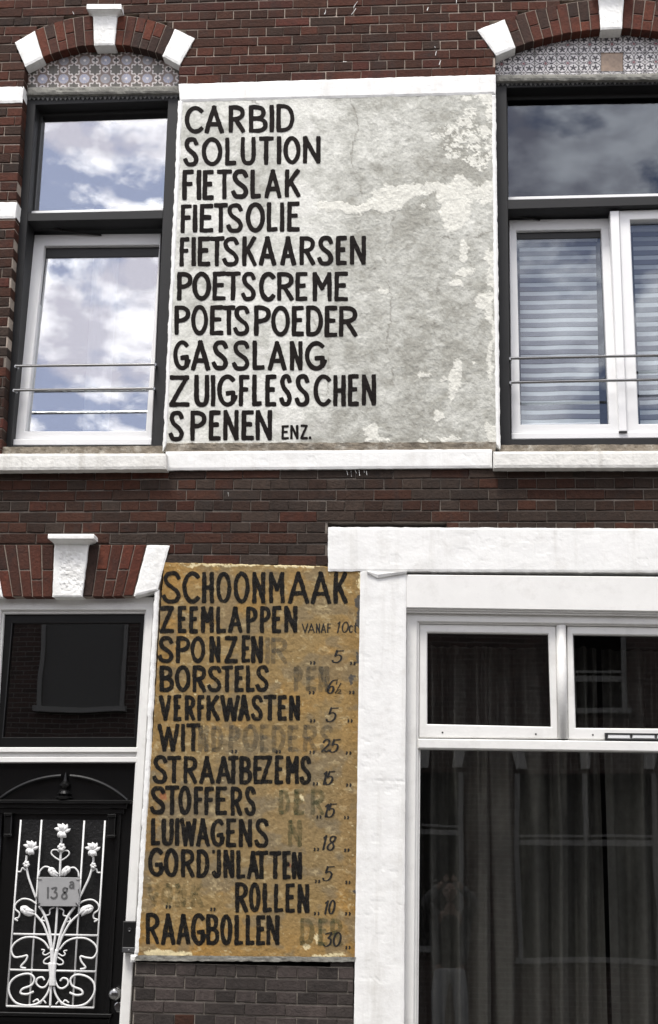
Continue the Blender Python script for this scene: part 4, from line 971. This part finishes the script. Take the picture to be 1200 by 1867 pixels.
PR = [(B1, [(885,918,548)], [('5',993,1050,476,545)], [(1085,1118,550)]), (B1, [(880,915,696)], [('6',966,1012,620,697)], [(1080,1112,695)]), (B1, [(886,917,836)], [('5',963,1020,760,838)], [(1072,1103,836)]),
      (B1, [(495,528,988),(715,747,990),(883,915,992)], [('2',940,985,918,988),('5',980,1031,918,990)], [(1063,1098,996)]),
      (B2, [(900,932,140)], [('1',940,975,70,140),('5',958,1004,68,142)], [(1065,1097,146)]), (B2, [(918,948,305)], [('1',946,985,232,302),('5',963,1012,228,304)], [(1055,1085,308)]),
      (B2, [(903,937,466)], [('1',938,972,388,464),('8',965,1014,388,468)], [(1055,1088,470)]), (B2, [(910,942,625)], [('5',946,1000,540,620)], [(1062,1092,630)]),
      (B2, [(168,200,752),(390,422,764),(905,940,785)], [('1',946,982,712,785),('0',972,1010,708,786)], [(1060,1094,786)]), (B2, [], [('3',948,996,870,946),('0',994,1041,868,946)], [(1062,1092,954)])]
def figure(ch, box, w, lean, con, wob):
    mb = MB(); glyph(mb, ch, box, w, YB, ochre_relief, lean, con, wob); mb.build('price_figure', M['letter_price'], signB)
for off, d0, fig, d1 in PR:
    for a in d0+d1: mb = MB(); ditto(mb, off[0], off[1], *a); mb.build('ditto_mark', M['letter_price'], signB)
    for ch, a, b, t, o in fig: figure(ch, (off[0][0]+a/off[1], off[0][1]+t/off[1], off[0][0]+b/off[1], off[0][1]+o/off[1]), 4.0, .16, .45, .3)
o, s_ = B1
for ch, a, b, t, q in (('1',1010,1028,622,650), ('/',1010,1040,640,694), ('2',1022,1043,672,696)): figure(ch, (o[0]+a/s_, o[1]+t/s_, o[0]+b/s_, o[1]+q/s_), 1.7, .1, .6, .15)
mb = MB()
for ch, a, b in (('V',845,880),('A',876,912),('N',916,938),('A',940,968),('F',972,992)): glyph(mb, ch, (o[0]+a/s_, o[1]+345/s_, o[0]+b/s_, o[1]+393/s_), 2.3, YB, ochre_relief, 0, .8, .25)
mb.build('lettering', M['letter_price'], signB)
for ch, a, b, t, q, l in (('1',1012,1040,335,393,.15),('0',1040,1078,335,393,.14),('c',1078,1100,352,394,.05),('t',1102,1122,340,394,.05)): figure(ch, (o[0]+a/s_, o[1]+t/s_, o[0]+b/s_, o[1]+q/s_), 2.6, l, .55, .25)

# ================================================================== THINGS ON AND BEHIND THE FRONT
# house number plate hung on the grille, its digits and clips
PY = GY-.028
plate = MB(); slab(plate, [(69,1599), (146,1600), (143.5,1652.5), (70.5,1652)], PY, .004, .001)
npl = tag(plate.build('number_plate', M['plate']), 'brushed grey house number plate 138a fixed to the white door grille', 'number plate')
flat = lambda px, py: np.zeros_like(np.asarray(px, float))
mb = MB(); fo, fs_ = (0, 1380), 3.832
for ch, a, b, t, q in (('I',322,348,908,992), ('3',352,408,908,994), ('8',424,480,908,996)):
    glyph(mb, ch, (fo[0]+a/fs_, fo[1]+t/fs_, fo[0]+b/fs_, fo[1]+q/fs_), 3.3, PY, flat, .02, None, .1)
glyph(mb, 'a', (481/fs_, 1380+866/fs_, 524/fs_, 1380+922/fs_), 2.8, PY, flat, 0, None, .1)
mb.build('house_number', M['plate_ink'], npl)
for a, b in (((66,1603),(76,1603)), ((139,1603.5),(148.5,1603.5)), ((67,1655),(73,1646)), ((145,1654),(138,1646)), ((143,1621),(144.5,1630))):
    mb = MB(); tube(mb, [U(*a, PY-.003), U(*b, PY-.003)], .0022, 6); mb.build('clip', M['bell_black'], npl)
# video door bell
mb = MB(); slab(mb, [(224.5,1679.5), (248.5,1679.5), (246.5,1738), (222,1737)], .018, .055, .005)
bell = tag(mb.build('door_bell', M['bell_black']), 'black rectangular video bell on the white door jamb', 'door bell')
mb = MB(); slab(mb, [(223.2,1727), (246.7,1727.5), (246.3,1737), (222.6,1736.3)], .012, .02, .003); mb.build('bell_base', M['bell_grey'], bell)
mb = MB(); lathe(mb, U(236.5,1695,.018), [(.011,0), (.011,.004), (.008,.005), (.004,.003), (.001,.003)], (0, -1, 0), 20); mb.build('lens', M['g_obscure'], bell)
mb = MB(); lathe(mb, U(235,1731.5,.012), [(.004,0), (.004,.003), (.001,.003)], (0, -1, 0), 14); mb.build('bell_button', M['plate'], bell)

# curtains
def curtain(name, label, x0, x1, z0, z1, y, pitch, amp, mat, seed, gather=.5):
    n = int((x1-x0)/.006); mb = MB(); xs = np.linspace(x0, x1, n+1); zs = np.linspace(z1, z0, 26)
    X, Z = np.meshgrid(xs, zs)
    ph = X/pitch*2*np.pi+4.5*fbm(X*2.2, Z*.22, seed, 3)
    f = np.sin(ph); f = np.sign(f)*np.abs(f)**.7; f = f+.8*np.sin(ph*2.3+1)*sstep(z1-1.1, z1-.3, Z)+.35*np.sin(ph*1.7+2)
    a = amp*(.45+1.1*fbm(X*3.1, Z*.3+5, seed+2, 3))*(.55+.45*sstep(z1, z1-.5, Z))
    Y = y+f*a+.04*(fbm(X*1.1, Z*.4, seed+9, 3)-.5)+.004*(fbm(X*30, Z*6, seed+4, 2)-.5)
    idx = np.arange(X.size).reshape(X.shape)
    fc = np.stack([idx[:-1, :-1], idx[:-1, 1:], idx[1:, 1:], idx[1:, :-1]], -1).reshape(-1, 4)
    mb.addn(np.stack([X, Y, Z], -1).reshape(-1, 3), fc)
    o = mb.build(name, M[mat], None, smooth=True); return tag(o, label, 'curtain')
xa = U(772,1500,.4).x; zt = U(800,1178,.4).z
curtain('curtain', 'charcoal curtain, narrow left drape of the shop window', xa-.15, U(893,1500,.4).x, .25, zt, .42, .135, .05, 'curtain', 3)
curtain('curtain', 'charcoal curtain, wide drape left of centre in the shop window', U(884,1500,.46).x, U(1012,1500,.46).x, .25, zt, .48, .21, .055, 'curtain', 5)
curtain('curtain', 'charcoal curtain, middle drape of the shop window with deep dark folds', U(1003,1500,.4).x, U(1098,1500,.4).x, .25, zt, .44, .12, .06, 'curtain', 8)
curtain('curtain', 'charcoal curtain, right drape of the shop window beside the picture edge', U(1108,1500,.4).x, U(1590,1500,.4).x, .25, zt, .52, .17, .075, 'curtain', 12)
curtain('net_curtain', 'thin white net strip behind the tilted upstairs sash', U(160,600,.5).x, U(208,600,.5).x, 4.15, 6.0, .52, .12, .012, 'net', 15)
# striped roller blinds: sheer and solid bands
def blind(name, label, q, y, n):
    mb = MB(); tl, tr, br, bl_ = [U(*p, y) for p in q]
    m = 22; seed = random.randint(0, 99)
    for k in range(2*n):
        t0, t1 = k/(2*n), (k+1)/(2*n); t0 = t0+.003*(k % 2); light = k % 2
        c = lin([196,200,200]) if light else lin([112,112,118])
        c = c*random.uniform(.93, 1.05)
        def pt(u, t): p = (tl*(1-u)+tr*u)*(1-t)+(bl_*(1-u)+br*u)*t; return p+Vector((0, .006*math.sin(u*9+seed)*t-(0 if light else .002), 0))
        vs = [pt(i/m, t0) for i in range(m+1)]+[pt(i/m, t1) for i in range(m+1)]
        mb.add(vs, [(i, i+1, m+2+i, m+1+i) for i in range(m)], c)
    o = mb.build(name, M['blind']); tag(o, label, 'blind')
    mb = MB(); tube(mb, [tl+Vector((-.01,0,.02)), tr+Vector((.01,0,.02))], .022, 12); mb.build('roller', M['pvc'], o)
    mb = MB(); tube(mb, [bl_+Vector((0,0,-.006)), br+Vector((0,0,-.006))], .008, 8); mb.build('bottom_bar', M['pvc'], o)
    return o
blind('roller_blind', 'striped grey blue roller blind behind the tilted sash of the right window', [(947,443), (1086,440), (1094,771), (951,773)], .33, 20)
blind('roller_blind', 'striped grey roller blind behind the closed sash with the chrome rails before it', [(1153.5,423), (1280,420), (1282,772), (1168,774)], .33, 20)

# ================================================================== THE STREET AND WHAT THE GLASS REFLECTS
def sheet(name, x0, x1, y0, y1, z, th, mat):
    mb = MB(); block(mb, [(x0,y0,z), (x1,y0,z), (x1,y0,z-th), (x0,y0,z-th)], y1-y0, .01); return tag(mb.build(name, M[mat]), kind='structure')
mb = MB(); mb.add([(-300,-300,-.14), (300,-300,-.14), (300,300,-.14), (-300,300,-.14)], [(0,1,2,3)]); tag(mb.build('ground', M['ground']), kind='structure')
sheet('road', -60, 60, -8.2, -2.2, -.11, .02, 'road'); sheet('pavement', -60, 60, -2.2, -.001, .0, .13, 'pave'); sheet('pavement', -60, 60, -10.6, -8.2, .0, .13, 'pave')
WO = 10.6
def O(px, py, dy=0.0):
    """where the house across the street stands, from its mirror image in the shop glass"""
    u = U(px, py, 0); Lm = DIST+.1+WO+.1+dy; k = Lm/DIST
    return Vector((u.x*k, -WO-dy, ZC+(u.z-ZC)*k))
opp = thing('brick_house', 'brown brick house across the street, mirrored in the dark shop glass', 'house', (0, -WO, 0))
HT = 6.5
bm_ = material('opposite_brick', (.05, .03, .024), rough=.9)
t = bm_.node_tree; bt = t.nodes.new('ShaderNodeTexBrick'); bt.inputs['Scale'].default_value = 1; bt.inputs['Brick Width'].default_value = .22; bt.inputs['Row Height'].default_value = .0645; bt.inputs['Mortar Size'].default_value = .006
bt.inputs['Color1'].default_value = (.12,.08,.07,1); bt.inputs['Color2'].default_value = (.075,.055,.05,1); bt.inputs['Mortar'].default_value = (.22,.21,.19,1)
tcn = t.nodes.new('ShaderNodeTexCoord'); sp = t.nodes.new('ShaderNodeSeparateXYZ'); cb = t.nodes.new('ShaderNodeCombineXYZ')
t.links.new(tcn.outputs['Object'], sp.inputs[0]); t.links.new(sp.outputs[0], cb.inputs[0]); t.links.new(sp.outputs[2], cb.inputs[1]); t.links.new(cb.outputs[0], bt.inputs['Vector']); t.links.new(bt.outputs[0], t.nodes['Principled BSDF'].inputs['Base Color'])
mb = MB(); block(mb, [(-14,-WO-7,HT), (14,-WO-7,HT), (14,-WO-7,0), (-14,-WO-7,0)], 7); mb.build('wall', bm_, opp)
mb = MB(); block(mb, [(-14.1,-WO,HT+.12), (14.1,-WO,HT+.12), (14.1,-WO,HT-.12), (-14.1,-WO,HT-.12)], .22, .02); mb.build('gutter', M['wood_white'], opp)
def obox(mb, x0, x1, z0, z1, d0=0.0, d1=.06): block(mb, [(x0,-WO+d0,z1), (x1,-WO+d0,z1), (x1,-WO+d0,z0), (x0,-WO+d0,z0)], d1-d0, .004)
def owin(x0, x1, z0, z1, zbar=None, xbar=None, lintel=True, pm='opp_pane'):
    mb = MB(); obox(mb, x0, x1, z0, z1, .0, .012); w = mb.build('window', M[pm], opp)
    def fr(a, b, c, d, dd=.05):
        m_ = MB(); obox(m_, a, b, c, d, .0, dd); return m_
    for a, b, c, d in ((x0-.06, x0, z0, z1), (x1, x1+.06, z0, z1)): fr(a, b, c, d).build('frame', M['opp_trim'], w)
    if not lintel: fr(x0-.06, x1+.06, z1, z1+.08).build('frame', M['opp_trim'], w)
    fr(x0-.10, x1+.10, z0-.07, z0, .12).build('sill', M['opp_trim'], w)
    if zbar: fr(x0, x1, zbar-.03, zbar+.04, .045).build('transom', M['opp_trim'], w); fr(x0, x1, zbar+.075, zbar+.105, .06).build('transom', M['opp_trim'], w)
    if xbar: fr(xbar-.035, xbar+.035, zbar, z1, .047).build('mullion', M['opp_trim'], w)
    if lintel:
        cx = (x0+x1)/2
        for xx, sk in ((cx, 0), (x0+.02, -.07), (x1-.02, .07)):
            m_ = MB(); block(m_, [(xx+sk-.085,-WO+.001,z1+.50), (xx+sk+.085,-WO+.001,z1+.50), (xx+.06,-WO+.001,z1+.06), (xx-.06,-WO+.001,z1+.06)], .06, 0); m_.build('keystone' if sk == 0 else 'springer_stone', M['opp_stone'], w)
    return w
a, b = O(952,1745), O(1186,1412); owin(a.x, b.x, a.z, b.z, O(1000,1537).z, O(1066,1450).x)
a, b = O(700,1720), O(837,1408); owin(a.x, b.x, a.z, b.z, O(800,1517).z)
a, b = O(1290,1745), O(1480,1412); owin(a.x, b.x, a.z, b.z, O(1300,1537).z)
a, b = O(400,1745), O(580,1412); owin(a.x, b.x, a.z, b.z, O(500,1537).z)
a, b = O(75,1288), O(228,1062); owin(a.x, b.x, a.z, b.z, None, None, False, 'opp_blind')
a, b = O(1047,1290), O(1130,1062); owin(a.x, b.x, a.z, b.z, O(1090,1240).z, None, False)
a, b = O(640,1290), O(760,1062); owin(a.x, b.x, a.z, b.z, O(700,1240).z, None, False)

# ================================================================== THE PHOTOGRAPHER, seen only as a dim reflection
def skinned(V, E, R_, root, sub=2):
    me = bpy.data.meshes.new('tmp'); me.from_pydata([tuple(v) for v in V], E, []); ob = bpy.data.objects.new('tmp', me); COL.objects.link(ob)
    m = ob.modifiers.new('s', 'SKIN'); m.branch_smoothing = .6; m.use_smooth_shade = True
    for i, r in enumerate(R_): me.skin_vertices[0].data[i].radius = r if isinstance(r, tuple) else (r, r)
    me.skin_vertices[0].data[root].use_root = True
    if sub: ob.modifiers.new('d', 'SUBSURF').levels = sub
    dg = bpy.context.evaluated_depsgraph_get(); ev = ob.evaluated_get(dg); em = ev.to_mesh()
    vs = [Vector(v.co) for v in em.vertices]; fs = [tuple(p.vertices) for p in em.polygons]; ev.to_mesh_clear()
    bpy.data.objects.remove(ob); bpy.data.meshes.remove(me); return vs, fs
def fused(mb, vox):
    """melt the overlapping limbs, head and fingers into one continuous skin"""
    me = bpy.data.meshes.new('tmp'); me.from_pydata(mb.v, [], mb.f); ob = bpy.data.objects.new('tmp', me); COL.objects.link(ob)
    m = ob.modifiers.new('r', 'REMESH'); m.mode = 'VOXEL'; m.voxel_size = vox; sm = ob.modifiers.new('m', 'SMOOTH'); sm.iterations = 2; sm.factor = .4
    dg = bpy.context.evaluated_depsgraph_get(); ev = ob.evaluated_get(dg); em = ev.to_mesh(); r = MB()
    r.add([v.co[:] for v in em.vertices], [tuple(p.vertices) for p in em.polygons]); ev.to_mesh_clear(); bpy.data.objects.remove(ob); bpy.data.meshes.remove(me); return r
def ell3(mb, c, r, n=14):
    vs = [(c[0]+r[0]*math.sin(math.pi*i/n)*math.cos(2*math.pi*j/(2*n)), c[1]+r[1]*math.sin(math.pi*i/n)*math.sin(2*math.pi*j/(2*n)), c[2]+r[2]*math.cos(math.pi*i/n)) for i in range(n+1) for j in range(2*n)]
    mb.add(vs, [(i*2*n+j, i*2*n+(j+1) % (2*n), (i+1)*2*n+(j+1) % (2*n), (i+1)*2*n+j) for i in range(n) for j in range(2*n)])
YP = -8.42
body = MB()
J = [(0,YP,.98), (0,YP,1.16), (0,YP+.01,1.40), (0,YP,1.56), (0,YP+.02,1.66)]; Ed = [(0,1),(1,2),(2,3),(3,4)]; Rd = [(.15,.105), (.14,.10), (.15,.11), (.062,.062), (.06,.062)]
for s in (-1, 1):
    b0 = len(J)
    J += [(s*.19,YP,1.50), (s*.30,YP+.25,1.65), (s*.075,YP+.375,1.868), (s*.10,YP,.93), (s*.125,YP+.02,.52), (s*.135,YP-.03,.10)]
    Rd += [.062, .046, .030, .088, .060, .042]
    Ed += [(2,b0), (b0,b0+1), (b0+1,b0+2), (0,b0+3), (b0+3,b0+4), (b0+4,b0+5)]
body.add(*skinned(J, Ed, Rd, 0))
hc = Vector((0, YP+.035, 1.775))
ell3(body, hc, (.076,.094,.105)); ell3(body, hc+Vector((0,.04,-.06)), (.056,.055,.06))          # skull and jaw
ell3(body, hc+Vector((0,.098,-.012)), (.013,.022,.026)); ell3(body, hc+Vector((0,.105,-.028)), (.017,.014,.012))   # nose
ell3(body, hc+Vector((0,.090,-.062)), (.024,.008,.006)); ell3(body, hc+Vector((0,.088,-.073)), (.022,.008,.007))   # lips
for s in (-1, 1):
    ell3(body, hc+Vector((s*.077,-.002,-.01)), (.010,.020,.032)); ell3(body, hc+Vector((s*.033,.078,.022)), (.022,.012,.008))
    w = Vector((s*.075, YP+.375, 1.868)); pm = Vector((s*.052, -8.032, 1.915))
    body.add(*skinned([w, (w+pm)/2, pm+Vector((0,0,.012))], [(0,1),(1,2)], [(.028,.02), (.036,.016), (.036,.013)], 0))
    for k, ln in enumerate((.028, .034, .032, .024)):          # four fingers round the back of the phone
        z = 1.878+.019*k; a = Vector((s*.050, -8.022, z)); q1 = Vector((s*.044, -8.003, z+.004)); q2 = Vector((s*.036, -7.996, z+.005)); q3 = Vector((s*(.040-ln), -7.998, z+.004))
        body.add(*skinned([a, q1, q2, q3], [(0,1),(1,2),(2,3)], [.0095, .0088, .008, .0068], 0))
    body.add(*skinned([w+Vector((-s*.01,.0,.015)), Vector((s*.046,-8.045,1.915)), Vector((s*.030,-8.038,1.935)), Vector((s*.016,-8.034,1.945))], [(0,1),(1,2),(2,3)], [.013, .0105, .0095, .0075], 0))   # thumb on the screen side
pers = thing('person', 'photographer in grey jacket, dark shirt and pale jeans mirrored holding up a phone', 'person', (0, YP, 0))
bo = fused(body, .0055).build('body', M['skin'], pers, smooth=True)
mb = MB()
for s in (-1, 1): ell3(mb, hc+Vector((s*.031,.087,.012)), (.0115,.008,.0065), 8)
for s in (-1, 1): mb2 = MB(); ell3(mb2, hc+Vector((s*.031,.0905,.012)), (.0105,.007,.006), 8); mb2.build('eye', M['bell_black'], pers)
mb = MB(); ell3(mb, hc+Vector((0,-.016,.028)), (.083,.092,.093)); hm = fused(mb, .006); hm.build('hair', M['hair'], pers, smooth=True)
mb = MB()
J = [(0,YP,1.02), (0,YP,.95)]; Ed = [(0,1)]; Rd = [(.175,.125), (.178,.128)]
for s in (-1, 1):
    b0 = len(J); J += [(s*.10,YP,.86), (s*.125,YP+.02,.52), (s*.135,YP-.03,.08)]; Rd += [.105, .082, .075]; Ed += [(1,b0), (b0,b0+1), (b0+1,b0+2)]
mb.add(*skinned(J, Ed, Rd, 0)); fused(mb, .008).build('jeans', M['jeans'], pers, smooth=True)
mb = MB(); mb.add(*skinned([(0,YP+.012,.93), (0,YP+.014,1.2), (0,YP+.022,1.42), (0,YP+.008,1.54)], [(0,1),(1,2),(2,3)], [(.155,.116), (.15,.112), (.15,.118), (.075,.07)], 0)); mb.build('shirt', M['shirt'], pers, smooth=True)
mb = MB()
for s in (-1, 1):
    mb.add(*skinned([(s*.12,YP-.015,.98), (s*.12,YP-.01,1.2), (s*.125,YP-.01,1.42), (s*.19,YP,1.51), (s*.30,YP+.25,1.652), (s*.11,YP+.345,1.835)], [(0,1),(1,2),(2,3),(3,4),(4,5)], [(.085,.115), (.08,.11), (.085,.115), .078, .062, .045], 1))
mb.add(*skinned([(0,YP-.075,1.0), (0,YP-.07,1.25), (0,YP-.06,1.5)], [(0,1),(1,2)], [(.14,.07), (.14,.07), (.12,.06)], 0)); fused(mb, .008).build('jacket', M['jacket'], pers, smooth=True)
for s in (-1, 1):
    mb = MB(); mb.add(*skinned([(s*.135,YP-.06,.055), (s*.138,YP+.04,.05), (s*.142,YP+.15,.035)], [(0,1),(1,2)], [(.045,.055), (.045,.045), (.042,.032)], 0)); mb.build('shoe', M['shoe'], pers, smooth=True)
mb = MB(); block(mb, [(-.037,-8.0185,2.018), (.037,-8.0185,2.018), (.037,-8.0185,1.865), (-.037,-8.0185,1.865)], .0075, .002); tag(mb.build('smartphone', M['bell_black']), 'black smartphone held up in both hands by the mirrored photographer', 'phone')
